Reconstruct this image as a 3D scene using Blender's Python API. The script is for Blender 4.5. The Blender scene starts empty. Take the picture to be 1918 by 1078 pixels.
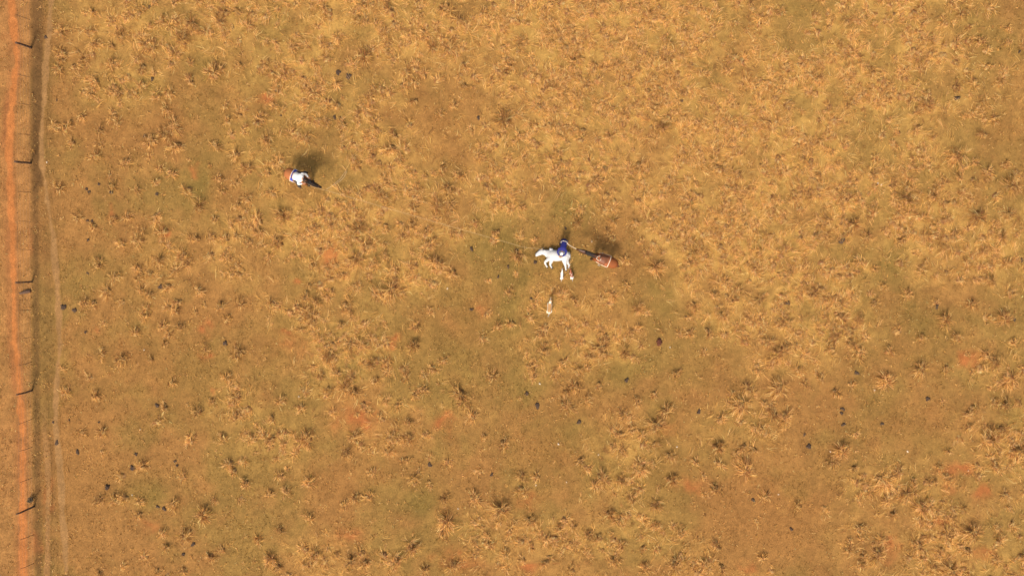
import bpy, bmesh, math, random
import numpy as np
from mathutils import Vector, Matrix

# ------------------------------------------------------------------ start, camera, sky, sun
scene = bpy.context.scene
COL = scene.collection
H = 44.0                      # flying height of the drone
F = 1320.0                    # focal length in photograph pixels
cam_d = bpy.data.cameras.new('camera')
cam = bpy.data.objects.new('camera', cam_d)
COL.objects.link(cam)
cam.location = (0, 0, H)
cam.rotation_euler = (0, 0, 0)
cam_d.sensor_width = 36.0
cam_d.lens = 36.0 * F / 1918.0
cam_d.clip_end = 5000.0
scene.camera = cam

SUN_EL = math.radians(48)
SUN_DIR = Vector((-0.30, -0.954, 0)).normalized()      # towards the sun, on the ground
world = bpy.data.worlds.new('World')
scene.world = world
world.use_nodes = True
wn = world.node_tree.nodes
wl = world.node_tree.links
wn.clear()
sky = wn.new('ShaderNodeTexSky')
sky.sky_type = 'NISHITA'
sky.sun_disc = False
sky.sun_elevation = SUN_EL
sky.sun_rotation = math.atan2(SUN_DIR.x, SUN_DIR.y)
sky.dust_density = 7.0
sky.air_density = 1.6
bg = wn.new('ShaderNodeBackground')
bg.inputs[1].default_value = 0.15
wo = wn.new('ShaderNodeOutputWorld')
wl.new(sky.outputs[0], bg.inputs[0])
wl.new(bg.outputs[0], wo.inputs[0])

sd = bpy.data.lights.new('sun', 'SUN')
sd.energy = 2.6
sd.angle = math.radians(10.0)
sd.color = (1.0, 0.945, 0.91)
sun = bpy.data.objects.new('sun', sd)
COL.objects.link(sun)
to_sun = Vector((SUN_DIR.x * math.cos(SUN_EL), SUN_DIR.y * math.cos(SUN_EL), math.sin(SUN_EL)))
sun.rotation_euler = to_sun.to_track_quat('Z', 'Y').to_euler()
sun.location = to_sun * 60

vs = scene.view_settings
vs.view_transform = 'Standard'
vs.look = 'None'
vs.exposure = 0.36
vs.gamma = 1.0
vs.use_curve_mapping = False

R = random.Random(7)
NR = np.random.default_rng(11)


# ------------------------------------------------------------------ helpers
def P(u, v, z=0.0):
    """place seen at photograph pixel (u, v) if it stands z metres above the ground"""
    return Vector(((u - 959.0) / F * (H - z), (539.0 - v) / F * (H - z), z))


def lin(r, g, b):
    def f(c):
        c /= 255.0
        return c / 12.92 if c <= 0.04045 else ((c + 0.055) / 1.055) ** 2.4
    return (f(r), f(g), f(b))


def vnoise(x, y, seed):
    """smooth value noise 0..1"""
    r = np.random.default_rng(seed)
    tab = r.random((256, 256))
    xi = np.floor(x).astype(int)
    yi = np.floor(y).astype(int)
    fx = x - xi
    fy = y - yi
    fx = fx * fx * (3 - 2 * fx)
    fy = fy * fy * (3 - 2 * fy)
    a = tab[xi & 255, yi & 255]
    b = tab[(xi + 1) & 255, yi & 255]
    c = tab[xi & 255, (yi + 1) & 255]
    d = tab[(xi + 1) & 255, (yi + 1) & 255]
    return (a * (1 - fx) + b * fx) * (1 - fy) + (c * (1 - fx) + d * fx) * fy


def fbm(x, y, scale, octv, seed):
    s = 0.0
    w = 1.0
    t = 0.0
    for k in range(octv):
        ca, sa = math.cos(0.7 * k + 0.3), math.sin(0.7 * k + 0.3)
        xx = (x * ca - y * sa) / scale + 37.1 * k
        yy = (x * sa + y * ca) / scale + 11.7 * k
        s = s + w * vnoise(xx, yy, seed + k)
        t += w
        w *= 0.55
        scale *= 0.5
    return s / t


def height(x, y):
    return (0.018 * np.sin(x * 0.9 + 1.3) * np.cos(y * 0.8 + 0.4)
            + 0.012 * np.sin(x * 1.9 - y * 1.3) + 0.010 * np.cos(y * 2.3 + x * 0.6))


def hz(x, y):
    return float(height(np.float64(x), np.float64(y)))


def tag(o, label=None, cat=None, group=None, kind=None):
    if label:
        o['label'] = label
    if cat:
        o['category'] = cat
    if group:
        o['group'] = group
    if kind:
        o['kind'] = kind
    return o


def link(name, me, mat=None, parent=None):
    o = bpy.data.objects.new(name, me)
    COL.objects.link(o)
    if me is not None and mat is not None and not me.materials:
        me.materials.append(mat)
    if parent is not None:
        o.parent = parent
    return o


def empty(name, mw):
    o = bpy.data.objects.new(name, None)
    o.empty_display_size = 0.2
    COL.objects.link(o)
    o.matrix_world = mw
    return o


def mesh_np(name, co, tris, cols=None, smooth=False):
    me = bpy.data.meshes.new(name)
    me.vertices.add(len(co))
    me.vertices.foreach_set('co', np.asarray(co, dtype=np.float32).ravel())
    n = len(tris)
    k = tris.shape[1]
    me.loops.add(n * k)
    me.loops.foreach_set('vertex_index', np.asarray(tris, dtype=np.int32).ravel())
    me.polygons.add(n)
    me.polygons.foreach_set('loop_start', np.arange(0, n * k, k, dtype=np.int32))
    try:
        me.polygons.foreach_set('loop_total', np.full(n, k, dtype=np.int32))
    except Exception:
        pass
    me.polygons.foreach_set('use_smooth', np.full(n, smooth, dtype=bool))
    me.update(calc_edges=True)
    me.validate()
    if cols is not None:
        set_cols(me, cols)
    return me


def set_cols(me, cols):
    a = me.color_attributes.new('Col', 'FLOAT_COLOR', 'POINT')
    c = np.ones((len(me.vertices), 4), dtype=np.float32)
    c[:, :3] = cols
    a.data.foreach_set('color', c.ravel())


# ------------------------------------------------------------------ materials
def new_mat(name):
    m = bpy.data.materials.new(name)
    m.use_nodes = True
    nt = m.node_tree
    for n in list(nt.nodes):
        nt.nodes.remove(n)
    out = nt.nodes.new('ShaderNodeOutputMaterial')
    return m, nt, out


def simple(name, col, rough=0.7, var=0.15, scale=8.0, bump=0.0, attr=False, spec=0.3):
    """principled surface whose colour wanders a little with a noise texture"""
    m, nt, out = new_mat(name)
    N, L = nt.nodes, nt.links
    p = N.new('ShaderNodeBsdfPrincipled')
    p.inputs['Roughness'].default_value = rough
    p.inputs['Specular IOR Level'].default_value = spec
    tc = N.new('ShaderNodeTexCoord')
    nz = N.new('ShaderNodeTexNoise')
    nz.inputs['Scale'].default_value = scale
    nz.inputs['Detail'].default_value = 5.0
    L.new(tc.outputs['Object'], nz.inputs['Vector'])
    mr = N.new('ShaderNodeMapRange')
    mr.inputs['From Min'].default_value = 0.25
    mr.inputs['From Max'].default_value = 0.75
    mr.inputs['To Min'].default_value = 1 - var
    mr.inputs['To Max'].default_value = 1 + var
    L.new(nz.outputs['Fac'], mr.inputs['Value'])
    vm = N.new('ShaderNodeVectorMath')
    vm.operation = 'SCALE'
    if attr:
        at = N.new('ShaderNodeAttribute')
        at.attribute_name = 'Col'
        L.new(at.outputs['Color'], vm.inputs[0])
    else:
        vm.inputs[0].default_value = col
    L.new(mr.outputs['Result'], vm.inputs['Scale'])
    L.new(vm.outputs[0], p.inputs['Base Color'])
    if bump > 0:
        b = N.new('ShaderNodeBump')
        b.inputs['Strength'].default_value = bump
        b.inputs['Distance'].default_value = 0.02
        L.new(nz.outputs['Fac'], b.inputs['Height'])
        L.new(b.outputs[0], p.inputs['Normal'])
    L.new(p.outputs[0], out.inputs[0])
    return m


def ground_mat(name, attr=True, col=(0.4, 0.2, 0.05), fine=0.36):
    m, nt, out = new_mat(name)
    N, L = nt.nodes, nt.links
    p = N.new('ShaderNodeBsdfPrincipled')
    p.inputs['Roughness'].default_value = 0.95
    p.inputs['Specular IOR Level'].default_value = 0.1
    tc = N.new('ShaderNodeTexCoord')
    n1 = N.new('ShaderNodeTexNoise')
    n1.inputs['Scale'].default_value = 3.2
    n1.inputs['Detail'].default_value = 8.0
    n1.inputs['Roughness'].default_value = 0.68
    n2 = N.new('ShaderNodeTexNoise')
    n2.inputs['Scale'].default_value = 13.0
    n2.inputs['Detail'].default_value = 4.0
    n2.inputs['Roughness'].default_value = 0.7
    L.new(tc.outputs['Object'], n1.inputs['Vector'])
    L.new(tc.outputs['Object'], n2.inputs['Vector'])
    m1 = N.new('ShaderNodeMapRange')
    m1.inputs['From Min'].default_value = 0.3
    m1.inputs['From Max'].default_value = 0.7
    m1.inputs['To Min'].default_value = 1 - fine * 0.6
    m1.inputs['To Max'].default_value = 1 + fine * 0.6
    L.new(n1.outputs['Fac'], m1.inputs['Value'])
    m2 = N.new('ShaderNodeMapRange')
    m2.inputs['From Min'].default_value = 0.28
    m2.inputs['From Max'].default_value = 0.72
    m2.inputs['To Min'].default_value = 1 - fine
    m2.inputs['To Max'].default_value = 1 + fine
    L.new(n2.outputs['Fac'], m2.inputs['Value'])
    mu = N.new('ShaderNodeMath')
    mu.operation = 'MULTIPLY'
    L.new(m1.outputs[0], mu.inputs[0])
    L.new(m2.outputs[0], mu.inputs[1])
    vm = N.new('ShaderNodeVectorMath')
    vm.operation = 'SCALE'
    if attr:
        at = N.new('ShaderNodeAttribute')
        at.attribute_name = 'Col'
        L.new(at.outputs['Color'], vm.inputs[0])
    else:
        vm.inputs[0].default_value = col
    L.new(mu.outputs[0], vm.inputs['Scale'])
    L.new(vm.outputs[0], p.inputs['Base Color'])
    b = N.new('ShaderNodeBump')
    b.inputs['Strength'].default_value = 0.55
    b.inputs['Distance'].default_value = 0.05
    L.new(n2.outputs['Fac'], b.inputs['Height'])
    L.new(b.outputs[0], p.inputs['Normal'])
    L.new(p.outputs[0], out.inputs[0])
    return m


def blade_mat(name):
    m, nt, out = new_mat(name)
    N, L = nt.nodes, nt.links
    at = N.new('ShaderNodeAttribute')
    at.attribute_name = 'Col'
    oi = N.new('ShaderNodeObjectInfo')
    mr = N.new('ShaderNodeMapRange')
    mr.inputs['To Min'].default_value = 0.86
    mr.inputs['To Max'].default_value = 1.12
    L.new(oi.outputs['Random'], mr.inputs['Value'])
    vm = N.new('ShaderNodeVectorMath')
    vm.operation = 'SCALE'
    L.new(at.outputs['Color'], vm.inputs[0])
    L.new(mr.outputs[0], vm.inputs['Scale'])
    d = N.new('ShaderNodeBsdfDiffuse')
    t = N.new('ShaderNodeBsdfTranslucent')
    L.new(vm.outputs[0], d.inputs['Color'])
    L.new(vm.outputs[0], t.inputs['Color'])
    mx = N.new('ShaderNodeMixShader')
    mx.inputs[0].default_value = 0.38
    L.new(d.outputs[0], mx.inputs[1])
    L.new(t.outputs[0], mx.inputs[2])
    L.new(mx.outputs[0], out.inputs[0])
    return m


M = {
    'ground': ground_mat('dry_pasture'),
    'blade': blade_mat('dry_grass'),
    'dung': simple('dung', (0.058, 0.034, 0.020), 0.9, 0.35, 14, 0.6),
    'dung_red': simple('dung_brown', (0.085, 0.026, 0.012), 0.9, 0.3, 14, 0.6),
    'stone': simple('pale_stone', (0.72, 0.62, 0.48), 0.8, 0.15, 20, 0.4),
    'wood': simple('weathered_wood', (0.085, 0.046, 0.028), 0.85, 0.35, 14, 0.6),
    'wire': simple('fence_wire', (0.22, 0.17, 0.13), 0.45, 0.1, 5),
    'coat': simple('animal_coat', (1, 1, 1), 0.7, 0.12, 18, 0.2, attr=True, spec=0.15),
    'hoof': simple('hoof', (0.03, 0.022, 0.018), 0.5, 0.2, 20),
    'mane': simple('black_hair', (0.014, 0.010, 0.008), 0.6, 0.4, 30, 0.4),
    'tail': simple('brown_hair', (0.075, 0.028, 0.013), 0.65, 0.35, 30, 0.4),
    'eye': simple('dark_eye', (0.012, 0.009, 0.008), 0.15, 0.05, 5),
    'horn': simple('horn', (0.20, 0.16, 0.12), 0.5, 0.2, 20),
    'leather': simple('saddle_leather', (0.16, 0.055, 0.022), 0.5, 0.25, 12, 0.2),
    'leather_dark': simple('dark_leather', (0.05, 0.024, 0.014), 0.5, 0.25, 12, 0.2),
    'cream': simple('cream_trim', (0.78, 0.66, 0.48), 0.85, 0.12, 25, 0.3),
    'pad_blue': simple('blue_pad', (0.035, 0.065, 0.36), 0.9, 0.2, 18, 0.3),
    'pad_brown': simple('russet_pad', (0.27, 0.085, 0.032), 0.9, 0.2, 18, 0.3),
    'steel': simple('steel', (0.45, 0.44, 0.42), 0.35, 0.1, 10),
    'rope': simple('pale_rope', (0.55, 0.38, 0.20), 0.85, 0.15, 40, 0.3),
    'rope_white': simple('white_rope', (0.74, 0.62, 0.46), 0.85, 0.12, 40, 0.3),
    'skin': simple('skin', (0.40, 0.20, 0.12), 0.5, 0.08, 14, attr=False),
    'blue_cloth': simple('blue_shirt', (0.018, 0.020, 0.140), 0.85, 0.25, 9, 0.5),
    'white_cloth': simple('white_shirt', (0.80, 0.77, 0.70), 0.85, 0.06, 9, 0.6),
    'navy': simple('navy_jeans', (0.012, 0.018, 0.085), 0.85, 0.3, 14, 0.4),
    'dark_cloth': simple('dark_trousers', (0.030, 0.026, 0.026), 0.85, 0.3, 14, 0.4),
    'hair': simple('dark_hair', (0.035, 0.020, 0.014), 0.6, 0.3, 40, 0.4),
    'leaf': simple('shrub_leaf', (0.055, 0.040, 0.018), 0.7, 0.4, 6),
    'bark': simple('shrub_bark', (0.07, 0.04, 0.025), 0.85, 0.3, 12, 0.4),
}

# ------------------------------------------------------------------ where the grass stands (photograph pixels, carried to the ground)
# (x, y, rx, ry, how dense)
DENSE = [
    (1180, 130, 330, 190, 1.0), (1420, 230, 260, 240, 1.0), (1120, 330, 160, 90, .75), (1350, 430, 170, 110, .95),
    (1430, 560, 150, 85, .8), (1540, 430, 110, 180, .85), (1640, 110, 220, 150, .75), (1560, 610, 70, 60, .7),
    (1480, 640, 120, 50, .55), (1760, 420, 190, 110, .5), (1700, 300, 140, 70, .45), (1860, 470, 90, 80, .5),
    (690, 60, 230, 100, .6), (640, 180, 150, 110, .55), (540, 110, 90, 80, .5), (830, 90, 100, 90, .45),
    (700, 270, 110, 60, .6), (960, 230, 90, 150, .7), (930, 340, 80, 80, .6), (930, 60, 80, 70, .4),
    (250, 50, 150, 70, .5), (400, 60, 110, 80, .5), (230, 130, 90, 90, .45), (440, 120, 60, 80, .4),
    (460, 270, 60, 80, .4), (450, 430, 80, 90, .5), (500, 350, 60, 70, .35), (660, 430, 160, 90, .8),
    (720, 520, 130, 60, .6), (590, 520, 120, 80, .55), (820, 420, 90, 60, .5), (620, 600, 110, 60, .55),
    (640, 680, 100, 60, .5), (310, 500, 60, 80, .3), (570, 380, 70, 50, .5), (780, 360, 100, 60, .5),
    (1110, 610, 130, 60, .5), (1080, 680, 90, 60, .55), (1060, 570, 90, 60, .35), (1190, 820, 90, 60, .35),
    (1160, 920, 90, 50, .3), (1100, 1010, 200, 60, .35), (900, 1020, 110, 60, .3), (620, 1040, 130, 50, .25),
    (1400, 790, 110, 70, .25), (1690, 930, 120, 60, .3), (1760, 1020, 180, 70, .4), (1860, 850, 90, 90, .4),
    (1860, 660, 80, 70, .25), (510, 830, 70, 60, .25), (760, 820, 110, 50, .25), (470, 20, 400, 40, .35),
    (1230, 470, 70, 60, .4), (1330, 1050, 130, 30, .2), (730, 750, 160, 60, .25), (440, 760, 50, 80, .25),
]
GREEN = [
    (1834, 29, 45, 30), (1824, 304, 30, 20), (1615, 474, 40, 25), (1674, 496, 40, 45), (1144, 875, 45, 25),
    (1389, 800, 45, 35), (1782, 945, 50, 30), (1824, 898, 40, 30), (527, 56, 60, 40), (941, 22, 55, 35),
    (1083, 317, 60, 40), (1075, 400, 60, 60), (380, 356, 35, 40), (1471, 11, 40, 20), (1462, 194, 40, 25),
    (1108, 195, 35, 35), (940, 480, 70, 90), (963, 734, 70, 40), (980, 560, 60, 80), (1640, 370, 50, 30),
    (820, 340, 50, 30), (285, 160, 40, 30), (310, 60, 25, 25), (1055, 480, 70, 50), (1230, 560, 60, 70),
    (670, 690, 60, 25), (870, 700, 60, 60), (1160, 700, 60, 40), (1700, 600, 60, 50), (380, 130, 40, 40),
    (450, 40, 30, 40), (1890, 780, 40, 60), (800, 930, 60, 50), (1050, 800, 60, 50), (280, 920, 60, 40),
]
RED = [
    (492, 184, 13, 14, 1), (620, 478, 20, 34, .9), (668, 785, 42, 24, .75), (825, 792, 20, 16, .85), (735, 641, 11, 8, 1),
    (722, 676, 8, 10, .9), (216, 398, 9, 9, 1), (309, 434, 12, 11, .8), (384, 617, 11, 12, .9), (386, 668, 8, 6, .9),
    (396, 736, 6, 8, .9), (545, 640, 30, 22, .35), (1257, 152, 14, 10, .6), (990, 1064, 15, 9, .9), (990, 940, 24, 14, .45),
    (1297, 904, 26, 14, .55), (1836, 921, 15, 12, .95), (1792, 876, 28, 12, .65), (1842, 1040, 24, 12, .75),
    (1764, 980, 22, 14, .6), (1815, 668, 18, 16, .7), (1402, 1066, 18, 12, .6), (655, 1000, 26, 14, .5),
    (850, 1050, 40, 26, .5), (592, 435, 10, 6, .8), (556, 536, 9, 6, .8), (275, 985, 18, 8, .5), (1668, 1025, 14, 24, .6),
    (1780, 905, 12, 18, .5), (540, 625, 10, 8, .7), (182, 620, 8, 6, .6), (8, 268, 10, 14, .9), (10, 66, 10, 8, .7),
    (60, 450, 7, 26, .7), (52, 490, 10, 20, .5), (62, 1020, 12, 40, .6), (85, 930, 8, 50, .35), (905, 590, 10, 8, .4),
    (1240, 800, 20, 20, .3), (1330, 270, 20, 10, .3), (360, 320, 10, 8, .5),
]
BROWN = [
    (1480, 960, 190, 110, .9), (300, 700, 170, 90, .6), (1040, 840, 90, 70, .8), (260, 230, 150, 60, .5), (430, 210, 60, 60, .6),
    (800, 230, 100, 80, .7), (1880, 240, 60, 60, .8), (860, 620, 90, 70, .6), (1700, 800, 130, 60, .7), (1320, 690, 60, 60, .5),
    (510, 660, 50, 50, .6), (560, 250, 70, 50, .5), (660, 900, 90, 40, .4), (1270, 850, 60, 90, .5), (1570, 740, 80, 60, .4),
    (140, 800, 60, 150, .4), (1720, 660, 60, 40, .5), (840, 560, 60, 60, .4),
]


def px(x, y):
    return x / H * F + 959.0, 539.0 - y / H * F


def blob(u, v, lst, k, hard=2.0):
    s = np.zeros_like(u)
    for b in lst:
        d = ((u - b[0]) / b[2]) ** 2 + ((v - b[1]) / b[3]) ** 2
        w = b[4] if k else 1.0
        s = np.maximum(s, w * np.exp(-d ** (hard / 2.0) * 1.1))
    return s


def density(x, y):
    u, v = px(x, y)
    wx = (fbm(x, y, 5.0, 3, 90) - 0.5) * 120
    wy = (fbm(x, y, 5.0, 3, 95) - 0.5) * 120
    # outside the frame the pasture goes on as along its border
    uc = np.clip(u, 60, 1860)
    vc = np.clip(v, 30, 1050)
    d = blob(uc + wx, vc + wy, DENSE, True, 3.0)
    d = d * (0.25 + 1.5 * np.clip((fbm(x, y, 2.0, 3, 40) - 0.28) * 1.9, 0, 1))
    d = np.where(u < 140, d * np.clip((u - 100) / 40.0, 0, 1), d)
    return np.clip(d, 0, 1)


# trails: (photo y, photo x)
TRAIL_O = [(-160, 22), (0, 20), (45, 25), (85, 29), (115, 31), (160, 26), (200, 22), (250, 18), (300, 17), (350, 20), (400, 22), (460, 24),
           (530, 25), (590, 25), (640, 28), (690, 34), (740, 37), (800, 41), (860, 43), (950, 42), (1010, 43), (1078, 44), (1240, 48)]
TRAIL_P = [(-160, 96), (0, 95), (60, 92), (120, 86), (200, 81), (270, 78), (310, 79), (350, 86), (400, 93), (460, 100), (530, 107), (600, 111),
           (650, 112), (700, 107), (760, 104), (820, 107), (880, 113), (950, 117), (1020, 122), (1078, 126), (1240, 134)]
TRAIL_Q = [(745, 82), (800, 84), (850, 88), (900, 90), (950, 90), (1010, 89), (1078, 87), (1240, 84)]
FENCE_X = [(-160, 56), (0, 57), (90, 58), (305, 58), (530, 59), (732, 60), (948, 63), (1078, 65), (1240, 67)]


def curve_x(lst, v):
    a = np.array(lst, dtype=float)
    return np.interp(v, a[:, 0], a[:, 1])


def ground_color(x, y):
    u, v = px(x, y)
    n1 = fbm(x, y, 6.0, 4, 1)
    n2 = fbm(x, y, 1.6, 4, 5)
    n3 = fbm(x, y, 0.55, 3, 9)
    olive = np.array(lin(165, 125, 59))
    tan = np.array(lin(176, 124, 61))
    gold = np.array(lin(210, 160, 76))
    green = np.array(lin(145, 118, 52))
    brown = np.array(lin(171, 114, 53))
    red = np.array(lin(202, 112, 53))
    strip = np.array(lin(122, 86, 46))
    side = np.array(lin(186, 128, 66))
    k = np.clip((n1 - 0.5) * 3.0 + 0.5 + (n2 - 0.5) * 2.6, 0, 1)[..., None]
    c = olive * k + tan * (1 - k)
    w = blob(u, v, BROWN, True)[..., None]
    c = c * (1 - 0.42 * w) + brown * 0.42 * w
    w = blob(u, v, GREEN, False)
    w = (np.clip(w * (0.35 + n2 * 1.1), 0, 1) * 0.62)[..., None]
    c = c * (1 - w) + green * w
    d = density(x, y)
    w = np.clip(d * 1.2 * (0.35 + n3 * 1.1), 0, 0.85)[..., None]
    c = c * (1 - w) + gold * w
    # bare red earth, with ragged edges
    wx = (fbm(x, y, 0.8, 3, 60) - 0.5) * 40
    wy = (fbm(x, y, 0.8, 3, 65) - 0.5) * 40
    w = np.clip(blob(u + wx, v + wy, RED, True) * 1.15, 0, 1)
    w = np.clip(w * (0.1 + 1.5 * fbm(x, y, 0.45, 2, 71)), 0, .68)[..., None]
    c = c * (1 - w) + red * w
    # ground along the fence
    fx = curve_x(FENCE_X, v)
    po = curve_x(TRAIL_O, v)
    s = np.clip((fx + 2 - u) / 5.0, 0, 1)[..., None]
    c = c * (1 - 0.75 * s) + side * (0.9 + 0.25 * n3[..., None]) * 0.75 * s
    wid = np.where(v < 350, 13.0, 8.0)
    band = np.exp(-((u - fx - np.where(v < 350, 12, 8)) / wid) ** 4)
    band = band * np.where(v < 380, 1.0, 0.75)
    band2 = np.exp(-((u - fx - 30) / 17.0) ** 2) * 0.35
    band = np.clip(np.maximum(band, band2) * (0.72 + 0.5 * n2), 0, 1)[..., None]
    c = c * (1 - 0.9 * band) + strip * 0.9 * band
    # trodden soil spread beside the orange trail
    sp = np.exp(-((u - po + 7) / 9.0) ** 2) * np.clip(0.2 + 1.2 * (n2 - 0.3), 0, 1)
    sp = np.maximum(sp, np.exp(-((u - po - 4) / 7.0) ** 2) * 0.5)[..., None]
    dk = np.array(lin(176, 96, 50))
    c = c * (1 - 0.7 * sp) + dk * 0.7 * sp
    c = c * (0.80 + 0.40 * n3[..., None])
    g_ = c.mean(-1, keepdims=True)
    return (c * 0.95 + g_ * np.array((0.03, 0.055, 0.065))) * 0.555


# ------------------------------------------------------------------ ground sheet
def axis(lo, hi, step):
    a = list(np.arange(lo, hi + 1e-6, step))
    left, right = [], []
    s, p, q = step, a[0], a[-1]
    while p > -2500:
        s *= 1.32
        p -= s
        q += s
        left.append(p)
        right.append(q)
    return np.array(left[::-1] + a + right)


ax = axis(-37.0, 37.0, 0.125)
ay = axis(-23.0, 23.0, 0.125)
gx, gy = np.meshgrid(ax, ay, indexing='ij')
far = np.clip((np.hypot(gx, gy) - 60) / 200.0, 0, 1)
gz = height(gx, gy) * (1 - far)
co = np.stack([gx, gy, gz], -1).reshape(-1, 3)
ni, nj = len(ax), len(ay)
idx = np.arange(ni * nj).reshape(ni, nj)
quads = np.stack([idx[:-1, :-1], idx[1:, :-1], idx[1:, 1:], idx[:-1, 1:]], -1).reshape(-1, 4)
gcol = ground_color(gx, gy).reshape(-1, 3)
ground = link('ground', mesh_np('ground', co, quads, gcol, True), M['ground'])
tag(ground, 'dry olive and tan pasture ground with bare red patches', 'ground', kind='structure')


def ribbon(name, lst, halfpx, color, lift, label, seed, v0=-150, v1=1230, fade=0):
    n = 560
    m = 13
    vv = np.linspace(v0, v1, n)
    cx = (curve_x(lst, vv) - 959.0) / F * H
    cy = (539.0 - vv) / F * H
    hw = halfpx / F * H * 1.75
    t = np.linspace(-1, 1, m)
    X = cx[:, None] + hw * t[None, :]
    Y = np.repeat(cy[:, None], m, 1)
    # the trodden earth: full in the middle, ragged and thinning out to the sides
    rag = (fbm(X, Y, 0.5, 3, seed) - 0.5) * 1.1 + (fbm(X, Y, 2.5, 2, seed + 9) - 0.5) * 0.7
    w = np.clip((0.74 + rag - np.abs(t)[None, :]) * 3.2, 0, 1)
    w[:, 0] = 0
    w[:, -1] = 0
    if fade:
        w *= np.clip((vv - v0) / fade, 0, 1)[:, None]
    w[0] = 0
    w[-1] = 0
    g = ground_color(X, Y)
    k = (0.82 + 0.36 * fbm(X, Y, 0.7, 3, seed + 20))[..., None]
    c = g * (1 - w[..., None]) + np.array(color) * k * w[..., None]
    co = np.stack([X, Y, height(X, Y) + lift - 0.02 * 0], -1).reshape(-1, 3)
    i_ = np.arange(n * m).reshape(n, m)
    q = np.stack([i_[:-1, :-1], i_[1:, :-1], i_[1:, 1:], i_[:-1, 1:]], -1).reshape(-1, 4)
    me = mesh_np(name, co, q, c.reshape(-1, 3), True)
    return tag(link(name, me, M['ground']), label, 'trail', kind='structure')


ribbon('dirt_trail', TRAIL_O, 5.6, (0.335, 0.122, 0.034), 0.008, 'narrow orange dirt trail outside the fence', 3)
ribbon('worn_track', TRAIL_P, 4.6, (0.235, 0.124, 0.044), 0.008, 'pale worn track winding inside the fence', 5)
ribbon('worn_track', TRAIL_Q, 4.6, (0.232, 0.118, 0.041), 0.012, 'short pale wheel track beside the fence, lower left', 6, 745, 1230, 120)


# ------------------------------------------------------------------ grass
STRAW = [lin(224, 178, 106), lin(214, 166, 94), lin(234, 194, 128), lin(206, 156, 86), lin(198, 146, 82), lin(218, 166, 110)]
BROWN_G = [lin(150, 104, 62), lin(132, 92, 60), lin(168, 116, 70), lin(122, 88, 58)]
GREEN_G = [lin(150, 126, 60), lin(140, 120, 58), lin(166, 138, 66)]
SC = 0.99


def pick(lst, n, rng, jit=0.10):
    a = np.array(lst)[rng.integers(0, len(lst), n)]
    return np.clip(a * (1 + rng.normal(0, jit, (n, 1))) * SC, 0.01, 0.8)


def blades(base, az, L, e, bend, wd, col):
    """curved tapering ribbons: three triangles and five points each"""
    n = len(base)
    d = np.stack([np.cos(az), np.sin(az), np.zeros(n)], -1)
    w = np.stack([-np.sin(az), np.cos(az), np.zeros(n)], -1)
    tw = np.random.default_rng(n).normal(0, 0.35, (n, 1))
    w = w + tw * np.array([0, 0, 1.0])
    up = np.array([0, 0, 1.0])
    e2 = e - bend
    mid = base + (L * 0.55)[:, None] * (d * np.cos(e)[:, None] + up * np.sin(e)[:, None])
    az2 = az + np.random.default_rng(n + 1).normal(0, 0.45, n)
    d2 = np.stack([np.cos(az2), np.sin(az2), np.zeros(n)], -1)
    tip = mid + (L * 0.45)[:, None] * (d2 * np.cos(e2)[:, None] + up * np.sin(e2)[:, None])
    tip[:, 2] = np.maximum(tip[:, 2], 0.02)
    mid[:, 2] = np.maximum(mid[:, 2], 0.03)
    hw = (wd * 0.5)[:, None]
    v = np.stack([base - w * hw * 0.8, base + w * hw * 0.8, mid - w * hw, mid + w * hw, tip], 1).reshape(-1, 3)
    o = (np.arange(n) * 5)[:, None]
    t = np.stack([o + np.array([[0, 1, 3]]), o + np.array([[0, 3, 2]]), o + np.array([[2, 3, 4]])], 1).reshape(-1, 3)
    c = np.repeat(col, 5, axis=0)
    return v, t, c


def dome(cx, cy, cz, Rm, h, rng, na=14, nr=5, old=.16):
    """the matted crown of a tussock: an uneven low mound of old leaves"""
    th = np.linspace(0, 2 * np.pi, na, endpoint=False)
    prof = 1 + 0.16 * np.sin(2 * th + rng.random() * 6.3) + 0.13 * np.sin(3 * th + rng.random() * 6.3) + rng.normal(0, .10, na)
    vs_, cs_ = [[cx, cy, cz + h]], []
    for j in range(1, nr + 1):
        f = j / nr
        rr = Rm * f * (prof * f + (1 - f)) * (1 + rng.normal(0, .05, na))
        zz = h * (1 - f ** 2.3) * (1 + rng.normal(0, .14, na)) - (0.03 if j == nr else 0)
        for k in range(na):
            vs_.append([cx + rr[k] * np.cos(th[k] + .3 * f), cy + rr[k] * np.sin(th[k] + .3 * f), cz + zz[k]])
    v = np.array(vs_)
    t = []
    for k in range(na):
        t.append((0, 1 + k, 1 + (k + 1) % na))
    for j in range(nr - 1):
        for k in range(na):
            a0, a1 = 1 + j * na + k, 1 + j * na + (k + 1) % na
            t.append((a0, a0 + na, a1 + na))
            t.append((a0, a1 + na, a1))
    n = len(v)
    c = pick(STRAW, n, rng, .10) * .70
    m = rng.random(n) < old
    c[m] = pick(BROWN_G, m.sum(), rng, .12)
    return v, np.array(t), c * (1 + rng.normal(0, .09))


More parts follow.
